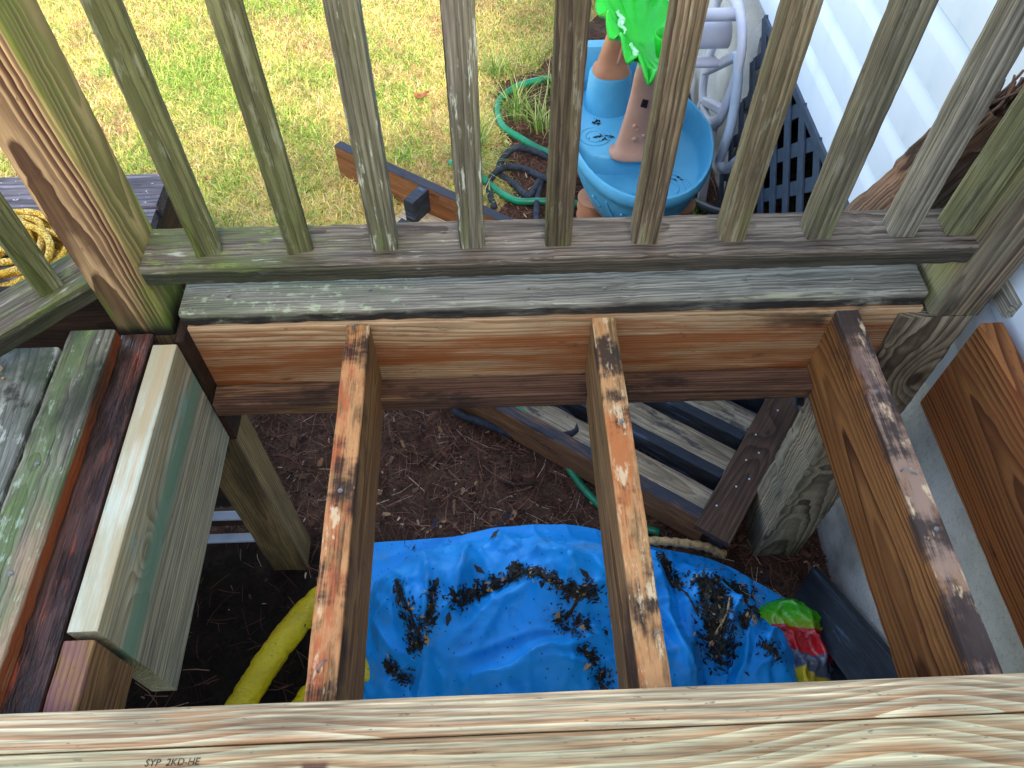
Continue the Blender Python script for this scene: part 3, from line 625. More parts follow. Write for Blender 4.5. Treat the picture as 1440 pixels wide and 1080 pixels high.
def litter(name, n, region, lens, wids, cols, mat, zfun, seed, tilt=.25, weight=None):
    r = np.random.RandomState(seed); xy = np.column_stack([r.uniform(region[0], region[1], n), r.uniform(region[2], region[3], n)])
    keep = mulch_amount(xy[:, 0], xy[:, 1]) > r.rand(n)*.95
    keep &= ~((xy[:, 0] < -.32+.1*r.randn(n)) & (xy[:, 1] < .92) & (r.rand(n) < .9))
    if weight is not None: keep &= r.rand(n) < weight(xy)
    xy = xy[keep]; n = len(xy)
    z = GROUND+(vnoise(xy[:, 0], xy[:, 1], 5, 11)-.5)*.03+(vnoise(xy[:, 0], xy[:, 1], 14, 12)-.5)*.014+r.uniform(.001, .016, n)
    a = r.rand(n)*2*np.pi; L = r.uniform(lens[0], lens[1], n)/2; W = r.uniform(wids[0], wids[1], n)/2; t = r.randn(n)*tilt
    d = np.column_stack([np.cos(a)*L, np.sin(a)*L, t*L]); s = np.column_stack([-np.sin(a)*W, np.cos(a)*W, r.randn(n)*.6*W])
    p = np.column_stack([xy, z]); bend = np.column_stack([-np.sin(a), np.cos(a), r.rand(n)*.6])*(L*r.uniform(-.16, .16, n))[:, None]
    V = np.stack([p-d-s, p-d+s, p+bend-s, p+bend+s, p+d-s*.6, p+d+s*.6], 1).reshape(-1, 3)
    o = (np.arange(n)*6)[:, None]; F = np.concatenate([o+[0, 1, 3, 2], o+[2, 3, 5, 4]], 0)
    ci = r.choice(len(cols), n, p=[c[1] for c in cols]); base = np.array([C(c[0])[:3] for c in cols])[ci]*r.uniform(.6, 1.25, n)[:, None]
    return bulk(name, V, F, np.repeat(base, 6, 0), mat)
o = litter('pine_straw', 52000, (-1.3, .95, -.3, 3.4), (.03, .095), (.0008, .0017), [('#6a4334', .48), ('#402820', .28), ('#8d6854', .21), ('#cbb296', .03)], M['litter'], None, 31)
tag(o, 'dark reddish pine straw scattered over the soil under the deck', 'pine straw', kind='stuff')
o = litter('bark_chips', 16000, (-1.3, .95, -.3, 3.4), (.004, .018), (.002, .007), [('#4a3228', .5), ('#2e1f19', .25), ('#6e5142', .17), ('#b79c80', .08)], M['litter'], None, 32, .4)
tag(o, 'small brown bark chips mixed into the mulch under the deck', 'bark chips', kind='stuff')
o = litter('dead_leaves', 500, (-1.0, .95, .2, 1.6), (.015, .04), (.006, .014), [('#6b4a36', .5), ('#8c6a4c', .3), ('#3d3a44', .2)], M['litter'], None, 33, .5)
tag(o, 'curled dead brown leaves lying on the mulch behind the tarp', 'dead leaves', kind='stuff')

# ------------------------------------------------------------------ house: siding, foundation, lattice skirt
house = thing('house', (.9, 1.0, GROUND), 'house wall with white lap siding over a rough grey foundation', 'house')
WX = .872; Z0 = -.272; EX = .1205; YA, YB = -3.99, 6.0
for k in range(22):
    z = Z0+k*EX
    pr = [(.004, .0005), (-.0135, .0), (-.0135, .072), (-.0125, .076), (-.007, .094), (.002, .1055), (.006, .1075), (.006, .1195)]
    V = []; F = []; NS = 14
    for j in range(NS+1):
        y = YA+(YB-YA)*j/NS
        for (dx, dz) in pr:
            V.append((WX+dx+.0012*noise.noise(Vector((y*1.3, k*4.1, dz*9))), y, z+dz))
    n = len(pr)
    for j in range(NS):
        for i in range(n-1): F.append((j*n+i, (j+1)*n+i, (j+1)*n+i+1, j*n+i+1))
    o = mesh('siding_board', V, F, M['siding'], house, smooth=True)
    try: o.data.set_sharp_from_angle(angle=math.radians(25))
    except Exception: pass
def slab(name, x0, x1, y0, y1, z0, z1, mat, parent, jag=None):
    ns = 26; V = []; F = []
    for j in range(ns+1):
        z = z0+(z1-z0)*j/ns
        ya, yb = y0, y1
        if jag == 'lo': ya = y0+.05*noise.noise(Vector((z*9, 3, 1)))+.02*noise.noise(Vector((z*40, 3, 1)))+.10*(z-z0)
        if jag == 'hi': yb = y1+.04*noise.noise(Vector((z*9, 7, 1)))
        V += [(x0, ya, z), (x0, yb, z), (x1, yb, z), (x1, ya, z)]
    for j in range(ns):
        for k in range(4):
            k2 = (k+1) % 4; F.append((j*4+k, j*4+k2, (j+1)*4+k2, (j+1)*4+k))
    F += [(3, 2, 1, 0), tuple(ns*4+k for k in range(4))]
    F = [tuple(reversed(f)) for f in F]
    return mesh(name, V, F, mat, parent)
slab('foundation_wall', .882, 1.0, -4.0, 1.10, -1.08, -.262, M['concrete'], house, 'hi')
slab('foundation_wall', .882, 1.0, 2.22, 6.0, -1.08, -.262, M['concrete'], house, 'lo')
mesh('crawl_space', [(1.6, -4, -1.1), (1.6, 6, -1.1), (1.6, 6, 2.4), (1.6, -4, 2.4), (.886, -4, -.25), (.886, 6, -.25), (1.6, 6, -.25), (1.6, -4, -.25)], [(0, 1, 2, 3), (4, 5, 6, 7)], M['void'], house)
for k in range(44):                                   # unseen two-storey wing, added behind the camera to shade the deck
    z = Z0+k*EX; pr2 = [(-.004, .0005), (.0135, .0), (.0135, .072), (.007, .094), (-.002, .1055), (-.006, .1195)]
    V = [(x, -4.0+dy, z+dz) for x in (-5.0, -2.0, .86) for dy, dz in pr2]; n = len(pr2)
    mesh('siding_board', V, [(j*n+i, j*n+i+1, (j+1)*n+i+1, (j+1)*n+i) for j in range(2) for i in range(n-1)], M['siding'], house, smooth=False)
def box(name, x0, x1, y0, y1, z0, z1, mat, parent):
    V = [(x, y, z) for z in (z0, z1) for x, y in ((x0, y0), (x1, y0), (x1, y1), (x0, y1))]
    return mesh(name, V, [(3, 2, 1, 0), (4, 5, 6, 7), (0, 1, 5, 4), (1, 2, 6, 5), (2, 3, 7, 6), (3, 0, 4, 7)], mat, parent)
box('foundation_wall', -5.0, .86, -4.17, -4.01, -1.08, -.262, M['concrete'], house)  # base of the added wing, out of view
box('shade_eave', -5.2, 4.0, -8.0, -3.45, 4.95, 5.15, M['siding'], house)  # unseen roof edge added to keep the sun off the deck
box('shade_eave', .62, 4.0, -3.98, 6.2, 2.42, 2.60, M['siding'], house)  # unseen overhang added to cut sky light from above the right wall
lat = thing('lattice_panel', (.86, 1.66, GROUND), 'blue grey diagonal lattice panel under the white siding beyond the railing', 'lattice')
LY0, LY1, LZ0, LZ1 = 1.05, 2.24, -1.0, -.275
def lat_line(c, sgn, x):
    # points with y - sgn*z = c inside the rectangle
    ts = sorted([LY0, LY1, c+sgn*LZ0, c+sgn*LZ1])
    y0 = max(LY0, min(c+sgn*LZ0, c+sgn*LZ1)); y1 = min(LY1, max(c+sgn*LZ0, c+sgn*LZ1))
    if y1-y0 < .05: return
    z = lambda y: sgn*(y-c)
    board('slat', (x, y0, z(y0)), (x, y1, z(y1)), .040, .007, M['lattice'], lat, up=(-1, 0, 0), bev=.0012, wear=.0004, nx=3)
for k in range(16):
    lat_line(1.33+k*.148, 1, .8555)
    lat_line(.03+k*.148, -1, .863)
board('frame_rail', (.859, LY0, -.282), (.859, LY1, -.282), .016, .03, M['lattice'], lat, nx=3)

# ================================================================== THE DECK
deck = thing('wooden_deck', (0, .5, GROUND), 'opened wooden deck frame with bare old joists and missing boards', 'deck')
def lj(name, x, w, y0, y1, zt, h, mat, parent, **k):
    return board(name, (x, y0, zt-h/2), (x, y1, zt-h/2), w, h, mat, parent, **k)
lj('joist', -.2215, .0395, .02, .8255, 0, .19, M['joist_a'], deck, bev=.0032, wear=.0016)['label'] = 'orange brown joist with dark weathered bands on its top'
lj('joist', .1835, .0395, .02, .8255, 0, .19, M['joist_b'], deck, bev=.0032, wear=.0016)['label'] = 'tan joist with pale scraped top beside the tarp'
lj('joist', .5910, .0395, .02, .8255, 0, .19, M['joist_c'], deck, bev=.0032, wear=.0016)['label'] = 'red brown joist with bold arched grain'
lj('joist', .8210, .0400, .02, .79, 0, .235, M['beam'], deck, bev=.004, wear=.002)['label'] = 'deep red brown joist against the house'
board('rim_joist', (-.50, .846, -.095), (.72, .846, -.095), .038, .19, M['rim'], deck)
board('ledger_strip', (-.498, .802, -.171), (.570, .802, -.171), .046, .038, M['ledger'], deck, bev=.004)
board('edge_joist', (-.5805, .02, -.0958), (-.5805, .82, -.0958), .055, .19, M['channel'], deck, bev=.004, wear=.003)
lj('nailer', -.5095, .018, .802, .90, -.002, .30, M['dark_side'], deck)
board('deck_board', (-.505, .901, .0165), (.716, .901, .0165), .140, .033, M['grey_board'], deck, bev=.004, wear=.003, nx=60)['label'] = 'weathered grey board with lichen under the bottom rail'
board('deck_board', (-.6325, -.35, .0165), (-.6325, .803, .0165), .073, .033, M['mossy'], deck, bev=.004, wear=.003, nx=60)['label'] = 'mossy green board with rusty brown side'
board('deck_board', (-.744, -.35, .0135), (-.744, .772, .0135), .136, .033, M['grey_left'], deck, bev=.004, wear=.002)['label'] = 'grey green board at the left edge'
for k in range(4):
    board('deck_board', (-.886-.143*k, -.35, .0135), (-.886-.143*k, .70-.13*k, .0135), .137, .033, M['grey_left'], deck, nx=8)
board('deck_board', (.855, .80, .016), (.855, 1.05, .016), .03, .033, M['grey_board'], deck, nx=8)
for k in range(6):                                    # boards that still cover the near side of the frame
    board('deck_board', (-.592, -.027-.145*k, .019), (.86, -.027-.145*k, .019), .139, .038, M['fresh'], deck, nx=8)
board('support_post', (-.5645, .8675, -1.03), (-.5645, .8675, -.012), .089, .089, M['post_under'], deck, up=(0, -1, 0), nx=24)
board('stub_joist', (-.530, .03, -.066), (-.530, .322, -.066), .040, .132, M['stub'], deck, bev=.004, wear=.002)
for k, (z, h) in enumerate([(-.12, .20), (-.33, .20), (-.54, .20), (-.745, .19), (-.915, .07)]):
    board('skirt_board', (-2.2, .945+.002*(k % 2), z), (-.615, .945+.002*(k % 2), z), .022, h, M['dark_side'], deck, nx=8)
board('skirt_board', (-1.55, -.9, -.5), (-1.55, .93, -.5), .022, .98, M['dark_side'], deck, nx=8)
for (y, z) in ((.918, -.855), (.905, -.962)):
    board('gap_light_strip', (-1.4, y, z), (-.640, y, z), .024, .014, M['gap_light_nail'], deck, nx=6)  # pale strips stand in for daylight showing through gaps in the skirt
# small hardware left in the joists
for (x, y, z, dx, dy) in [(-.229, .815, .002, .008, .004), (.578, .52, .001, .016, -.010), (.190, .30, .001, .012, .004), (-.226, .272, .001, .01, .012)]:
    tube('bent_nail', [(x, y, z-.012), (x, y, z+.006), (x+dx*.5, y+dy*.5, z+.010), (x+dx, y+dy, z+.006)], .0013, M['nail'], deck, seg=5, n=4)

for (x, y, z) in [(-.43, .868, .0332), (-.20, .872, .0332), (.06, .866, .0332), (.185, .86, .0332), (.42, .872, .0332), (.60, .865, .0332), (-.640, .56, .0332), (-.622, .40, .0332), (.586, .66, .0003), (.596, .43, .0003), (.188, .62, .0003), (-.222, .52, .0003)]:
    rings('screw_head', [ell((x, y, z-.001), .0036, .0036, 10), ell((x, y, z+.0008), .0036, .0036, 10), ell((x, y, z+.0012), .0026, .0026, 10)], M['nail'], deck)
sis = board('new_lumber', (-.529, .333, -.143), (-.529, .795, -.143), .0395, .286, M['treated'], None, bev=.003, wear=.0004)
tag(sis, 'pale greenish new treated board standing on edge beside the left post', 'lumber')
nb1 = board('new_lumber', (-.592, .208, .0192), (.864, .208, .0192), .0425, .038, M['fresh2'], None, bev=.003, wear=.0004, nx=40)
tag(nb1, 'narrow fresh yellow pine strip across the near ends of the joists', 'lumber')
nb2 = thing('new_lumber', (.13, .115, .0), 'fresh yellow pine board stamped with black letters in the foreground', 'lumber')
board('plank', (-.592, .1165, .019), (.864, .1165, .019), .1385, .038, M['fresh'], nb2, bev=.004, wear=.0004, nx=40)
def text(name, body, loc, size, rotz, mat, parent):
    cu = bpy.data.curves.new(name, 'FONT'); cu.body = body; cu.size = size; cu.extrude = .0002; cu.space_character = 1.02; cu.resolution_u = 3; cu.shear = .15
    t = bpy.data.objects.new(name, cu); COL.objects.link(t)
    dg = bpy.context.evaluated_depsgraph_get(); me = bpy.data.meshes.new_from_object(t.evaluated_get(dg)); bpy.data.objects.remove(t)
    me.materials.clear(); me.materials.append(mat); me.name = name
    return register(bpy.data.objects.new(name, me), Matrix.Translation(Vector(loc)) @ Matrix.Rotation(rotz, 4, 'Z'), parent)
text('stamp', 'SYP  2KD-HE', (-.397, .1675, .0384), .0105, math.radians(-.5), M['ink'], nb2)

# ------------------------------------------------------------------ railing
rail = thing('deck_railing', (.1, .89, 0), 'weathered wooden deck railing with square balusters between two posts', 'railing')
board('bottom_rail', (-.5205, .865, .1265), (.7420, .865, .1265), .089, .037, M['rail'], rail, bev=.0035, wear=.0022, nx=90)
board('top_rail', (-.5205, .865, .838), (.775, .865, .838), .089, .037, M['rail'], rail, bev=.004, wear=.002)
board('post', (-.565, .8675, -.01), (-.565, .8675, .92), .089, .089, M['post_l'], rail, up=(0, -1, 0), bev=.004, wear=.0012, nx=60)
board('post', (.7700, .8595, -.008), (.855, .8595, .92), .089, .089, M['post_r'], rail, up=(0, -1, 0), bev=.004, wear=.0016, nx=60)
board('post_foot', (.7475, .8785, -1.03), (.7475, .8785, -.012), .128, .128, M['post_r_low'], rail, up=(0, -1, 0), bev=.008, wear=.004, nx=60)
bx = [-.427, -.290, -.160, -.028, .103, .235, .368, .500, .630, .716]
brot = [20, 16, 3, 2, -2, -3, -4, 2, -2, 0]
for i, x in enumerate(bx):
    y = .865; a = math.radians(brot[i]); lean = [.004, .0, .002, -.002, 0, .003, 0, 0, .002, .03][i]
    board('baluster', (x, y, .1445), (x+lean, y, .820), .0395, .0395, BAL[i], rail, up=(math.sin(a), -math.cos(a), 0), bev=.0032, wear=.0009, nx=44)
ang = thing('angled_railing', (-.75, .72, 0), 'angled weathered railing running off to the left of the mossy post', 'railing')
d45 = Vector((-.7071, -.7071, 0)); n45 = Vector((-.7071, .7071, 0)); a0 = Vector((-.600, .832, .098))
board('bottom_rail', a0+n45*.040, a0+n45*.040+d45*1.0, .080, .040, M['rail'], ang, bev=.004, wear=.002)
for i, s in enumerate((.055, .170, .290, .41)):
    p = a0+n45*.038+d45*s
    board('baluster', (p.x, p.y, .1185), (p.x, p.y, .80), .037, .037, BAL[(0, 6, 3, 1)[i]], ang, up=(.7071, -.7071, 0), bev=.0032, wear=.0009, nx=40)

# ================================================================== THINGS AROUND THE DECK
# ---- stair landing on the left, seen under the angled railing
land = thing('stair_landing', (-1.5, 1.4, GROUND), 'low purple grey stair landing of worn boards left of the post', 'landing')
for k in range(4):
    board('plank', (-2.2, 1.664-.1445*k, -.42), (-.868, 1.664-.1445*k, -.42), .140, .04, M['tread'], land, bev=.005, wear=.003, chew=(0, .022), nx=30)
board('stringer', (-.895, 1.735, -.535), (-.895, 1.10, -.535), .04, .19, M['dark_side'], land)
board('stringer', (-1.9, 1.735, -.535), (-1.9, 1.10, -.535), .04, .19, M['dark_side'], land)
board('leg', (-.895, 1.68, -1.03), (-.895, 1.68, -.63), .089, .089, M['post_under'], land, up=(0, -1, 0))
board('leg', (-1.9, 1.68, -1.03), (-1.9, 1.68, -.63), .089, .089, M['post_under'], land, up=(0, -1, 0))
# ---- yellow rope coil
P = []
r_ = random.Random(3)
for k in range(250):
    a = k*.46; rr = .125+.030*math.sin(k*.37)+.018*r_.uniform(-1, 1)+.02*math.sin(k*.11)
    P.append((-1.175+rr*1.15*math.cos(a)+.02*math.sin(k*.05), 1.335+rr*.95*math.sin(a), -.392+.0004*k+.008*r_.random()))
P = [(-1.12, 1.70, -.385), (-1.10, 1.60, -.37), (-1.08, 1.50, -.36), (-1.10, 1.42, -.36)]+P+[(-1.02, 1.26, -.33), (-.96, 1.20, -.37), (-.935, 1.15, -.385), (-.93, 1.12, -.39), (-.95, 1.105, -.385), (-.985, 1.15, -.38)]
o = tube('rope_coil', P, .0088, M['rope'], seg=7, n=3); tag(o, 'coil of yellow braided rope lying on the landing at the far left', 'rope')

# ---- upside-down black-edged wooden platform half under the deck
org = Vector((.555, .840, 0)); U = Vector((.815, -.580, 0)).normalized(); Vv = Vector((.580, .815, 0)).normalized()
def pf(u, v, z): return org+U*u+Vv*v+Vector((0, 0, z))
plat = thing('platform_frame', (.2, 1.4, GROUND), 'upturned wooden platform frame with black painted edges lying partly under the deck', 'platform')
board('stringer', pf(-1.05, .019, -.925), pf(-.02, .019, -.925), .038, .120, M['stringer'], plat)
board('stringer', pf(-1.86, .676, -.9455), pf(-.14, .676, -.9455), .038, .166, M['stringer_tall'], plat)
for v, u0, z in ((.19, -.95, -.955), (.335, -.95, -.950), (.50, -1.43, -.945)):
    board('cross_joist', pf(u0, v, z), pf(-.05, v, z), .034, .085, M['black_wood'], plat)
board('end_block', pf(-1.455, .610, -.915), pf(-1.415, .610, -.915), .095, .10, M['black_wood'], plat)
for v in (.105, .262, .415, .585):
    board('plank', pf(-1.5 if v > .5 else -.95, v, -.975), pf(-.05, v, -.975), .112, .022, M['slat'], plat, nx=20)
board('end_board', pf(.005, -.03, -.855), pf(.005, .50, -.855), .098, .022, M['dark_plank'], plat)
board('end_board', pf(.02, .0, -.93), pf(.02, .50, -.93), .04, .12, M['black_wood'], plat)
for i, v in enumerate((.05, .13, .17, .22, .26, .31, .42)):
    p = pf(.0+.02*((i*37) % 5-2)/2, v, -.843); m_ = ell(p, .0028, .0028, 8); m2 = ell(p+Vector((0, 0, .002)), .0022, .0022, 8)
    rings('nail_head', [m_, m2], M['gap_light_nail'], plat)
# ---- leaning old boards at the far right and in the corner by the foundation
tb = thing('rotten_timber', (.70, 1.02, -.1), 'broken rotten timber leaning against the white siding behind the right balusters', 'timber')
bt = board('beam', (.698, 1.060, -.10), (.838, 1.030, .250), .150, .07, M['rotten'], tb, up=(.25, -1, .1), bev=.01, wear=.008, nx=26, chew=(0, .05))
r_ = random.Random(11)
for k in range(46):
    s = r_.uniform(-.07, .07); b0 = Vector((.832, 1.03, .235))+Vector((s*.95, r_.uniform(-.035, .03), -s*.35)); d = Vector((.42+r_.uniform(-.5, .4), r_.uniform(-.5, .3), 1+r_.uniform(-.5, .2))).normalized()
    if b0.x > .845: continue
    L = r_.uniform(.02, .06)
    e = b0+d*L
    if e.x > .852: e.x = .852
    tube('splinter', [b0-d*.02, b0+d*L*.5+Vector((0, -.004, 0)), e], r_.uniform(.002, .005), M['splinter'], bt, seg=4, n=2, flat=.4)
db = board('black_board', (.80, .72, -.985), (.845, .30, -.70), .12, .03, M['black_wood'], None, up=(-.75, -.2, .6)); tag(db, 'black painted board leaning on the grey foundation under the right joists', 'board')
db = board('black_board', (.79, .50, -.98), (.80, .0, -.72), .14, .035, M['black_wood'], None, up=(-.55, -.2, .8)); tag(db, 'dark board lying in the shadow below the house joist', 'board')

# ---- hoses
def gz(x, y, dz=.012): return (x, y, ground_z(x, y)+dz)
pts = [(.36, 3.06), (.25, 3.05), (.13, 3.00), (.055, 2.90), (.06, 2.75), (.13, 2.64), (.24, 2.53), (.36, 2.46)]
o = tube('garden_hose', [gz(x, y, .022) for x, y in pts], .015, M['hose_green'], seg=10); tag(o, 'green garden hose loop in the long grass left of the water table', 'hose')
pts = [(-.15, 2.50), (-.04, 2.42), (.03, 2.33), (.10, 2.25), (.18, 2.235), (.30, 2.23), (.42, 2.20)]
o = tube('garden_hose', [gz(x, y, .03) for x, y in pts], .014, M['hose_green'], seg=10); tag(o, 'short green hose length crossing black soaker hose beside the platform', 'hose')
pts = [(.05, 1.32), (.14, 1.24), (.175, 1.165), (.20, 1.11), (.24, 1.04), (.285, .975), (.35, .92), (.44, .89)]
o = tube('garden_hose', [gz(x, y, .02) for x, y in pts], .011, M['hose_green'], seg=10); tag(o, 'bright green hose on the mulch behind the middle joist', 'hose')
pts = [(.70, 2.17), (.78, 2.23), (.83, 2.20), (.80, 2.12), (.72, 2.10), (.66, 2.14), (.68, 2.20)]
o = tube('garden_hose', [gz(x, y, .02) for x, y in pts], .008, M['hose_green'], seg=8); tag(o, 'thin green hose loop in front of the lattice', 'hose')
pts = [(.02, 2.24), (.0, 2.36), (.05, 2.44), (.13, 2.43), (.21, 2.36), (.30, 2.33), (.28, 2.44), (.20, 2.52), (.10, 2.53), (.04, 2.46), (.10, 2.36), (.15, 2.26), (.20, 2.36), (.18, 2.24), (.17, 2.10)]
o = tube('soaker_hose', [gz(x, y, .018+.012*(i % 3)) for i, (x, y) in enumerate(pts)], .013, M['hose_black'], seg=9, rfun=lambda u, a: 1+.06*math.sin(u*900)); tag(o, 'tangled black soaker hose on straw beside the platform', 'hose')
pts = [(-.20, 1.42), (-.13, 1.34), (-.03, 1.29), (.06, 1.25), (.12, 1.205), (.17, 1.19), (.24, 1.22), (.20, 1.30), (.08, 1.33), (-.06, 1.36), (-.12, 1.30), (-.02, 1.24), (.08, 1.20)]
o = tube('soaker_hose', [gz(x, y, .016+.01*(i % 3)) for i, (x, y) in enumerate(pts)], .012, M['hose_black'], seg=9); tag(o, 'black soaker hose lying on the mulch below the rim joist', 'hose')
o = tube('drain_pipe', [(.845, 1.95, -.80), (.81, 2.05, -.88), (.77, 2.20, -.965)], .016, M['pipe'], seg=10); tag(o, 'dark grey drain pipe slanting to the ground before the lattice', 'pipe')

# ---- tall grass tufts
def tuft(x, y, n, h, seed, cols, label, group='long grass tufts by the hoses'):
    r = np.random.RandomState(seed); a = r.rand(n)*2*np.pi; hh = h*r.uniform(.5, 1.1, n); ln = r.uniform(.25, .95, n)
    V = []; F = []; CC = []; z0 = ground_z(x, y)
    for i in range(n):
        b = np.array([x+r.randn()*.018, y+r.randn()*.018, z0]); d = np.array([math.cos(a[i]), math.sin(a[i]), 0]); s = np.array([-d[1], d[0], 0])*r.uniform(.0022, .0042)
        c = np.array(C(cols[r.randint(len(cols))])[:3])*r.uniform(.8, 1.2); k0 = len(V)
        for j in range(5):
            t = j/4; p = b+d*hh[i]*ln[i]*t**1.6+np.array([0, 0, hh[i]*(t-ln[i]*.55*t*t)])
            V += [p-s*(1-t*.85), p+s*(1-t*.85)]; CC += [c, c]
        for j in range(4): q = k0+j*2; F.append([q, q+1, q+3, q+2])
    o = bulk('grass_tuft', V, F, CC, M['grass'], kind=None); return tag(o, label, 'grass tuft', group)
GC = ['#7fa347', '#a9bd63', '#6b9040', '#c9c98a']
for i, (x, y, n, h, lab) in enumerate([(.13, 2.80, 70, .24, 'tall grass tuft standing inside the green hose loop'), (-.05, 2.62, 80, .24, 'dense grass tuft left of the green hose loop'), (-.08, 2.45, 75, .26, 'arching grass tuft above the black soaker hose'),
        (.05, 3.12, 60, .22, 'grass tuft behind the green hose loop'), (.22, 2.70, 45, .20, 'thin grass tuft between the hose loop and the water table'), (.30, 2.98, 40, .20, 'grass tuft where the hose loop meets the water table'),
        (-.02, 2.29, 26, .10, 'small leafy sprout beside the platform edge'), (.76, 2.14, 40, .13, 'grass tuft in the thin hose loop by the lattice'), (-.42, 2.08, 30, .09, 'low green tuft below the near end of the platform board')]):
    tuft(x, y, n, h, 60+i, GC, lab)
for i, (x, y, lab) in enumerate([(-1.35, 2.75, 'green weed tuft between the big post and the leftmost baluster'), (-.75, 2.20, 'green weed tuft just right of the second baluster'), (-1.05, 3.05, 'green weed tuft high up between the two leftmost balusters'),
        (-.15, 3.35, 'green weed tuft at the top between the two middle balusters'), (-.5, 2.95, 'green weed tuft behind the third baluster from the left'), (-.72, 1.98, 'green weed tuft close above the mossy rail'), (-.33, 2.55, 'green weed tuft above the upturned platform board'), (-1.7, 3.2, 'green weed tuft at the upper left beside the big post')]):
    tuft(x, y, 34, .075, 90+i, ['#7fae44', '#9cc254', '#8db866'], lab, 'green weed tufts in the lawn')

# ---- water table
wt = thing('water_table', (.5, 2.15, GROUND), 'light blue plastic water play table with tan towers and green leaf top', 'water table')
def egg(s, z, n=44, cx=.512, cy=2.185, rx=.232, ry=.375, dy=0):
    out = []
    for k in range(n):
        a = 2*math.pi*k/n; c_, s_ = math.cos(a), math.sin(a)
        wid = rx*(1.0-.16*max(0, s_))*(1+.03*math.cos(2*a))
        out.append(Vector((cx+math.copysign(abs(c_)**.88, c_)*wid*s-.045*max(0, s_)*s, cy+dy+math.copysign(abs(s_)**.92, s_)*ry*s, z)))
    return out
rings('basin', [egg(.52, -.86), egg(.70, -.845), egg(.86, -.755), egg(.93, -.69), egg(.955, -.665), egg(.985, -.655), egg(1.0, -.640), egg(1.0, -.622), egg(.985, -.612), egg(.958, -.612), egg(.942, -.625), egg(.925, -.66), egg(.895, -.705), egg(.84, -.722), egg(.55, -.726), egg(.2, -.726)], M['tub'], wt)
def rr(cx, cy, rx, ry, z, p=4, n=36): return ell((cx, cy, z), rx, ry, n, 0, p)
rings('shelf', [rr(.462, 2.28, .165, .205, -.735), rr(.462, 2.28, .160, .200, -.665), rr(.462, 2.28, .150, .190, -.655), rr(.462, 2.28, .05, .06, -.655)], M['tub'], wt)
rings('drum', [ell((.425, 2.365, -.66), .080, .076), ell((.425, 2.365, -.53), .072, .070), ell((.425, 2.365, -.52), .067, .065), ell((.425, 2.365, -.52), .02, .02)], M['tub'], wt)
rings('back_wall', [rr(.44, 2.50, .150, .035, -.70), rr(.44, 2.505, .150, .030, -.52), rr(.44, 2.505, .140, .022, -.505), rr(.44, 2.505, .05, .008, -.505)], M['tub'], wt)
for k, rr_ in enumerate((.045, .065, .085)):
    pts = [Vector((.585+rr_*math.cos(a), 2.0+rr_*math.sin(a), -.7235)) for a in np.linspace(-2.3, 1.4, 24)]
    tube('moulded_ripple', pts, .0045, M['tub'], wt, seg=6, raw=True)
for k, rr_ in enumerate((.075, .115)):
    pts = [Vector((.45+rr_*math.cos(a), 2.03+rr_*.8*math.sin(a), -.7235)) for a in np.linspace(-3.0, -.3, 20)]
    tube('moulded_ripple', pts, .006, M['tub'], wt, seg=6, raw=True)
for k, rr_ in enumerate((.03, .05)):
    pts = [Vector((.365+rr_*math.cos(a), 2.19+rr_*math.sin(a), -.6545)) for a in np.linspace(0, 5.9, 26)]
    tube('moulded_ripple', pts, .0025, M['tub'], wt, seg=5, raw=True)
r_ = random.Random(5)
for k in range(6):                                   # moulded leaf marks on the outside of the basin
    a = math.radians(205+k*14); s = .915
    def side(a, z, s): 
        e = egg(s, z, 360); return e[int(round(math.degrees(a))) % 360]
    z1, z2 = -.69-.02*(k % 2), -.735-.012*(k % 3)
    tube('moulded_leaf', [side(a, z1, .928), side(a+.05, (z1+z2)/2, .900), side(a+.12, z2, .872)], .004, M['tub'], wt, seg=5, n=4)
for (x, y) in ((.372, 2.10), (.66, 2.06), (.40, 2.42), (.60, 2.40)):
    rings('leg', [ell((x, y, GROUND-.02+.0), .060, .060)]+[ell((x, y, GROUND+.02+i*.02), .056+.004*(i % 2), .056+.004*(i % 2)) for i in range(8)], M['terra'], wt)
def loft(cs, n=26, ang=0.0, p=2.6): return [ell(c, rx, ry, n, ang, p) for (c, rx, ry) in cs]
t1 = rings('tower', loft([((.485, 2.105, -.66), .082, .048), ((.485, 2.105, -.648), .082, .048), ((.487, 2.107, -.638), .066, .038), ((.490, 2.108, -.60), .061, .030), ((.497, 2.106, -.52), .056, .028), ((.503, 2.10, -.44), .055, .027), ((.506, 2.085, -.37), .058, .028), ((.505, 2.06, -.32), .058, .030), ((.50, 2.04, -.29), .05, .03)]), M['salmon'], wt)
t2 = rings('tower', loft([((.425, 2.36, -.522), .062, .054), ((.425, 2.36, -.508), .062, .054), ((.426, 2.358, -.497), .052, .046), ((.430, 2.355, -.44), .043, .040), ((.438, 2.345, -.37), .038, .036), ((.45, 2.32, -.31), .036, .034), ((.46, 2.29, -.275), .034, .03)]), M['terra'], wt)
tube('groove', [(.437, 2.317, -.47), (.445, 2.312, -.41), (.452, 2.305, -.36)], .006, M['salmon'], t2, seg=6, n=5)
for (x, z, r) in ((.470, -.535, .0065), (.482, -.548, .0065), (.476, -.585, .009), (.505, -.572, .006)):
    rings('button', [[Vector((x+rr_*math.cos(a), 2.0785-dy, z+rr_*math.sin(a))) for a in np.linspace(0, 2*math.pi, 14, endpoint=False)][::-1] for rr_, dy in ((r, 0), (r, .004), (r*.75, .006), (r*.2, .006))], M['salmon'], t1)
sq = [(.478, 2.0715, -.462), (.498, 2.0710, -.468), (.500, 2.0705, -.440), (.482, 2.0712, -.436)]
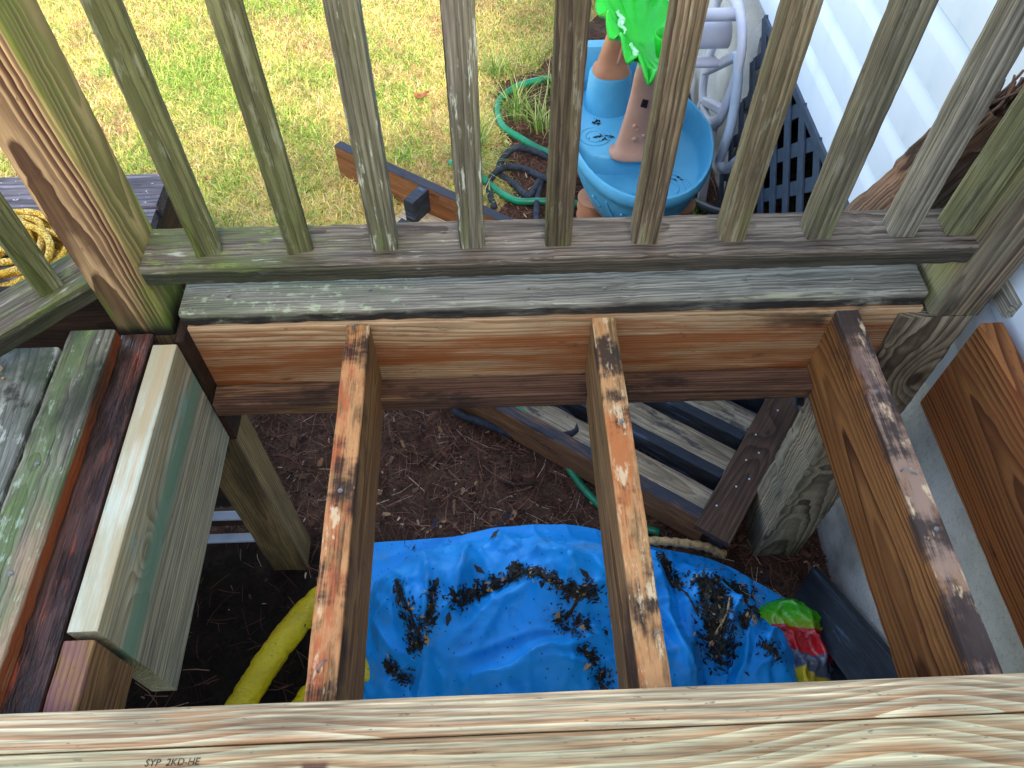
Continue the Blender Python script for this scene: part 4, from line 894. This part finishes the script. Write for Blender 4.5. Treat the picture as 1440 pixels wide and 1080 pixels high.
mesh('window_hole', sq+[(x, y+.012, z) for x, y, z in sq], [(0, 1, 2, 3), (0, 4, 5, 1), (1, 5, 6, 2), (2, 6, 7, 3), (3, 7, 4, 0)], M['dirt_hole_dark'], t1)  # dark colour painted in for the shade inside the hole
# green leaf top: a ruffled trough with scalloped edges
NTH, NR = 84, 9; V = []; F = []
for j in range(NR):
    t = j/(NR-1)
    for i in range(NTH):
        a = 2*math.pi*i/NTH; sc_ = 1+.13*t*(abs(math.sin(a*6.5))-.5)+.05*t*math.sin(a*3+1)
        x = .105*t*sc_*math.cos(a)*(1+.15*math.sin(a)); y = .245*t*sc_*math.sin(a)
        z = -.055+.085*t**2.2+.016*t**4*math.sin(a*13)-.035*max(0, t-.8)*5*abs(math.sin(a*6.5))
        V.append((.462+x-.03*(y/.2), 2.105+y, -.235+z+.06*y))
for j in range(NR-1):
    for i in range(NTH):
        i2 = (i+1) % NTH; F.append((j*NTH+i, j*NTH+i2, (j+1)*NTH+i2, (j+1)*NTH+i))
lt = mesh('leaf_top', V, F, M['leafgreen'], wt, smooth=True)
so = lt.modifiers.new('solid', 'SOLIDIFY'); so.thickness = .009
for (x, y, a0_) in ((.405, 2.16, .25), (.425, 2.00, -.1)):
    pts = [(x+.006*math.sin(k*2.1), y-.055+.022*k, -.247+.003*(k % 2)+.06*(y-2.1)) for k in range(7)]
    tube('scuffed_vein', pts, .012, M['leafpale'], lt, seg=8, n=4, rfun=lambda u, a: .9*math.sin(max(.05, u)*3.0)+.15*math.sin(u*60), flat=.35)
cup = rings('cup', [ell((.525, 2.045, -.285), .030, .030), ell((.525, 2.045, -.235), .042, .038), ell((.525, 2.045, -.215), .045, .040), ell((.525, 2.045, -.210), .042, .037), ell((.525, 2.045, -.215), .035, .030), ell((.525, 2.045, -.265), .028, .024), ell((.525, 2.045, -.268), .005, .005)], M['leafgreen'], wt)
sp = rings('spout', [ell((.538, 2.035, z), r, r, 16) for z, r in ((-.585, .012), (-.58, .017), (-.50, .018), (-.497, .022), (-.487, .022), (-.484, .017), (-.40, .015), (-.36, .015))], M['toyblue'], wt)
rings('knob', [ell((.517, 2.030, z), r, r, 14) for z, r in ((-.545, .003), (-.542, .012), (-.53, .016), (-.515, .016), (-.505, .012), (-.502, .003))], M['toyblue'], sp)
r_ = random.Random(8); V = []; F = []
def smudge(cx, cy, z, n, sx, sy):
    for k in range(n):
        a = r_.random()*6.28; L = r_.uniform(.003, .010); x, y = cx+r_.gauss(0, sx), cy+r_.gauss(0, sy); b = len(V)
        d = Vector((math.cos(a), math.sin(a), 0)); s = Vector((-d.y, d.x, 0))*L*.45; c = Vector((x, y, z+.001+r_.random()*.002))
        V.extend([c-d*L-s*.3, c-s, c+d*L, c+s]); F.append((b, b+1, b+2, b+3))
smudge(.376, 2.265, -.655, 16, .012, .008); smudge(.392, 2.185, -.655, 26, .018, .007); smudge(.63, 2.05, -.726, 10, .014, .007); smudge(.585, 1.95, -.726, 8, .01, .01)
o = mesh('leaf_scraps', V, F, M['dirt_hole_dark']); tag(o, 'dark wet leaf scraps stuck to the blue water table', 'leaf scraps', kind='stuff')

# ---- hose cart standing between the water table and the foundation
ct = thing('hose_cart', (.78, 2.35, GROUND), 'pale grey plastic hose cart with tube handle behind the water table', 'hose cart')
def plate(name, outline, x, th, mat, parent, w):
    """flat strip following an outline in a plane of constant X"""
    P_ = spline([(x, y, z) for y, z in outline], 6)
    return tube(name, P_, w, mat, parent, seg=10, raw=True, flat=th)
for x in (.80, .565):
    plate('side_frame', [(2.56, -.50), (2.56, -.38), (2.47, -.315), (2.36, -.295), (2.27, -.315), (2.21, -.37), (2.20, -.46), (2.22, -.55), (2.26, -.65), (2.36, -.73), (2.48, -.72), (2.52, -.64), (2.50, -.50)], x, .55, M['cart'], ct, .025)
    for (y0, z0, y1, z1) in ((2.24, -.40, 2.52, -.63), (2.47, -.71, 2.53, -1.0), (2.30, -.69, 2.22, -1.0), (2.24, -.60, 2.44, -.70)):
        board('brace', (x, y0, z0), (x, y1, z1), .03, .03, M['cart'], ct, up=(1, 0, 0), bev=.006, wear=0)
for (y, z, r) in ((2.33, -.315, .020), (2.40, -.42, .045), (2.47, -.56, .016), (2.36, -.50, .014)):
    tube('drum' if r > .04 else 'crossbar', [(.555, y, z), (.68, y, z), (.81, y, z)], r, M['cart'], ct, seg=16, n=2)
tube('handle_tube', [(.795, 2.225, -.375), (.80, 2.17, -.46), (.80, 2.13, -.58), (.795, 2.13, -.68), (.80, 2.145, -.735), (.812, 2.10, -.735), (.822, 2.05, -.66), (.832, 1.97, -.55), (.838, 1.92, -.50)], .016, M['carttube'], ct, seg=12)

# ---- yellow film-wrapped tube under the left side
yt = thing('yellow_tube', (-.55, .58, GROUND), 'puckered yellow plastic tube curving over the dark soil by the orange joist', 'tube')
def puck(u, a): return 1-.07*max(0, math.sin(u*52+.8*math.sin(a*2)))**6+.06*noise.noise(Vector((u*14, math.cos(a)*1.4, math.sin(a)*1.4)))-.15*max(0, noise.noise(Vector((u*45, math.cos(a)*.8, math.sin(a)*.8+3))))
tube('sleeve', [(-.655, .33, -.915), (-.620, .44, -.915), (-.570, .54, -.91), (-.510, .635, -.905), (-.445, .705, -.90), (-.38, .735, -.92)], .034, M['yellow'], yt, seg=18, n=12, rfun=puck)
tube('sleeve', [(-.525, .33, -.955), (-.49, .43, -.955), (-.445, .50, -.955), (-.39, .54, -.955), (-.32, .54, -.96)], .033, M['yellow'], yt, seg=16, n=12, rfun=puck)

# ---- blue tarp draped over bags
T = tarp_shape(); TNY, TNX = T.shape[:2]
V = T.reshape(-1, 3).tolist(); F = [(j*TNX+i, j*TNX+i+1, (j+1)*TNX+i+1, (j+1)*TNX+i) for j in range(TNY-1) for i in range(TNX-1)]
tp = mesh('blue_tarp', V, F, M['tarp'], smooth=True); tag(tp, 'bright blue tarp draped in folds over bags under the joists', 'tarp')
bvh = BVHTree.FromPolygons([Vector(v) for v in V], F)
# wet leaf debris gathered in the folds
r = np.random.RandomState(12); VV, FF, CC = [], [], []
def scrap(x, y, L, W, col, lift=.002):
    hit = bvh.ray_cast(Vector((x, y, 0)), Vector((0, 0, -1)))
    if hit[0] is None: return
    p, nrm = hit[0], hit[1]
    if nrm.z < 0: nrm = -nrm
    a = r.rand()*6.28; d = Vector((math.cos(a), math.sin(a), 0)); d = (d-nrm*d.dot(nrm)).normalized(); s = nrm.cross(d)
    d = (d+nrm*r.randn()*.10).normalized(); p = p+nrm*(lift+r.rand()*.006); b = len(VV)
    for q in (p-d*L-s*W*.4, p-s*W, p+d*L*.9-s*W*.2+nrm*.002, p+d*L+s*W*.3, p+s*W*1.0): VV.append(tuple(q)); CC.append(col)
    FF.append((b, b+1, b+2, b+3)); FF.append((b, b+3, b+4, b+4)) if False else FF.append((b, b+3, b+4, b))
DC = [np.array(C(c)[:3]) for c in ('#14110e', '#1d1712', '#0f0e0d', '#2c2119', '#1d2414')]
def cluster(path, n, spread, big=1.0):
    P_ = spline([(x, y, 0) for x, y in path], 10)
    for k in range(int(n*1.9)):
        q = P_[r.randint(len(P_))]; c = DC[r.randint(len(DC))]*r.uniform(.7, 1.3)
        if r.rand() < .05: c = np.array(C('#a98c66')[:3])
        if r.rand() < .10: scrap(q.x+r.randn()*spread*.7, q.y+r.randn()*spread*.7, r.uniform(.008, .016), r.uniform(.004, .008), c)
        scrap(q.x+r.randn()*spread, q.y+r.randn()*spread, r.uniform(.002, .008)*big, r.uniform(.0010, .0034)*big, c)
for a in TCLUST: cluster(*a)
for k in range(420): scrap(r.uniform(-.36, .76), r.uniform(.36, .88), r.uniform(.001, .0035), r.uniform(.001, .002), DC[r.randint(len(DC))])
for (x, y) in ((-.01, .80), (-.05, .70), (.19, .66), (-.12, .585)):
    scrap(x, y, .018, .007, np.array(C('#2a2a30')[:3]))
FF = [f if len(set(f)) == 4 else f[:3] for f in FF]
me = bpy.data.meshes.new('leaf_debris'); me.from_pydata(VV, [], FF); me.update()
at = me.color_attributes.new('tint', 'FLOAT_COLOR', 'POINT'); at.data.foreach_set('color', np.column_stack([np.array(CC, np.float32), np.ones(len(CC), np.float32)]).ravel())
me.materials.append(M['wet_litter']); o = register(bpy.data.objects.new('leaf_debris', me)); tag(o, 'wet dark leaf debris gathered in the folds of the blue tarp', 'leaf debris', kind='stuff')
# twigs on the tarp
def on_tarp(x, y, dz=.006):
    h = bvh.ray_cast(Vector((x, y, 0)), Vector((0, 0, -1)))
    return (x, y, (h[0].z if h[0] else GROUND)+dz)
for i, (pts, rad, lab) in enumerate([(((-.245, .690), (-.225, .64), (-.205, .60), (-.195, .57)), .004, 'black twig on the left side of the blue tarp'), (((.145, .575), (.165, .60), (.185, .625)), .004, 'short dark stick on the middle of the blue tarp'),
        (((.50, .56), (.53, .60), (.555, .65), (.58, .69)), .0028, 'pale twig in the leaf pile on the right of the tarp'), (((.40, .74), (.42, .70), (.45, .66), (.465, .60)), .003, 'dark stem across the right fold of the tarp')]):
    o = tube('twig', [on_tarp(x, y) for x, y in pts], rad, M['dark_side'] if i != 2 else M['basket'], seg=5, n=5, rfun=lambda u, a: 1.2-.6*u+.2*math.sin(u*40)); tag(o, lab, 'twig', 'twigs lying on the tarp')
o = tube('twig', [gz(.0, 1.07, .012), gz(.05, 1.05, .014), gz(.11, 1.055, .016)], .006, M['dark_side'], seg=6, n=5); tag(o, 'dark stick lying on the mulch behind the tarp', 'twig')
o = tube('straw_edge', [(.36, .855, -.965), (.42, .845, -.945), (.48, .835, -.94), (.55, .825, -.95), (.60, .81, -.97)], .012, M['basket'], seg=9, n=8, rfun=lambda u, a: 1+.15*math.sin(u*260)); tag(o, 'frayed straw mat edge behind the right end of the tarp', 'mat')
# ---- crumpled pool float at the right end of the tarp
N_ = 46; fx, fy = np.meshgrid(np.linspace(.60, .835, N_), np.linspace(.42, .69, N_))
cr = lambda s, sd, k: np.clip(1-abs(2*vnoise(fx+.03*vnoise(fx, fy, 14, sd+1), fy*k+.4*fx, s, sd)-1)*2.4, 0, 1)**1.2
dome = np.clip(1-((fx-.72)/.11)**2-((fy-.555)/.13)**2, 0, 1)**.5
fz = GROUND+.008+.075*dome+(.030*cr(16, 81, .6)+.016*cr(30, 83, 1.2))*np.clip(dome*2, .12, 1)
V = np.stack([fx.ravel(), fy.ravel(), fz.ravel()], 1).tolist(); F = [(j*N_+i, j*N_+i+1, (j+1)*N_+i+1, (j+1)*N_+i) for j in range(N_-1) for i in range(N_-1)]
o = mesh('pool_float', V, F, M['float'], smooth=True, origin=(.735, .56, -.95)); tag(o, 'crumpled red green and yellow inflatable peeking out beside the tarp', 'inflatable')
# ---- mushroom on the grey board, small debris
ms = thing('mushroom', (-.742, .715, .030), 'tiny tan mushroom growing on the grey green board at left', 'mushroom')
rings('stem', [ell((-.742+.004*i, .715-.004*i, .028+.006*i), .0022, .0022, 10) for i in range(4)], M['mushroom'], ms)
rings('cap', [ell((-.744, .719, .046), .002, .002, 16), ell((-.744, .719, .0465), .009, .007, 16), ell((-.744, .719, .050), .0085, .0065, 16), ell((-.744, .719, .053), .003, .003, 16)], M['mushroom'], ms)
r_ = random.Random(21)
for i, (x, y, c_, lab) in enumerate([(-.545, 2.86, 'leafplum', 'plum coloured fallen leaf on the grass between two balusters'), (-.28, 2.93, 'leafrust', 'rust coloured fallen leaf on the grass near the hose loop'), (-1.25, 2.45, 'leafrust', 'rust fallen leaf on the lawn by the second baluster')]):
    z = GROUND+.035; V = []
    for k in range(10):
        a = 2*math.pi*k/10; rr_ = .026*(1+.35*math.sin(a*3+i)); V.append((x+rr_*1.3*math.cos(a), y+rr_*.7*math.sin(a), z+.010*math.sin(a*2+i)))
    V.append((x, y, z-.004)); F = [(k, (k+1) % 10, 10) for k in range(10)]
    m_ = M.setdefault(c_, plain(c_, C('#6a4a5c') if c_ == 'leafplum' else C('#9a5a34'), .7, .3, 50, .3))
    o = mesh('fallen_leaf', V, F, m_); tag(o, lab, 'leaf', 'fallen leaves on the lawn')
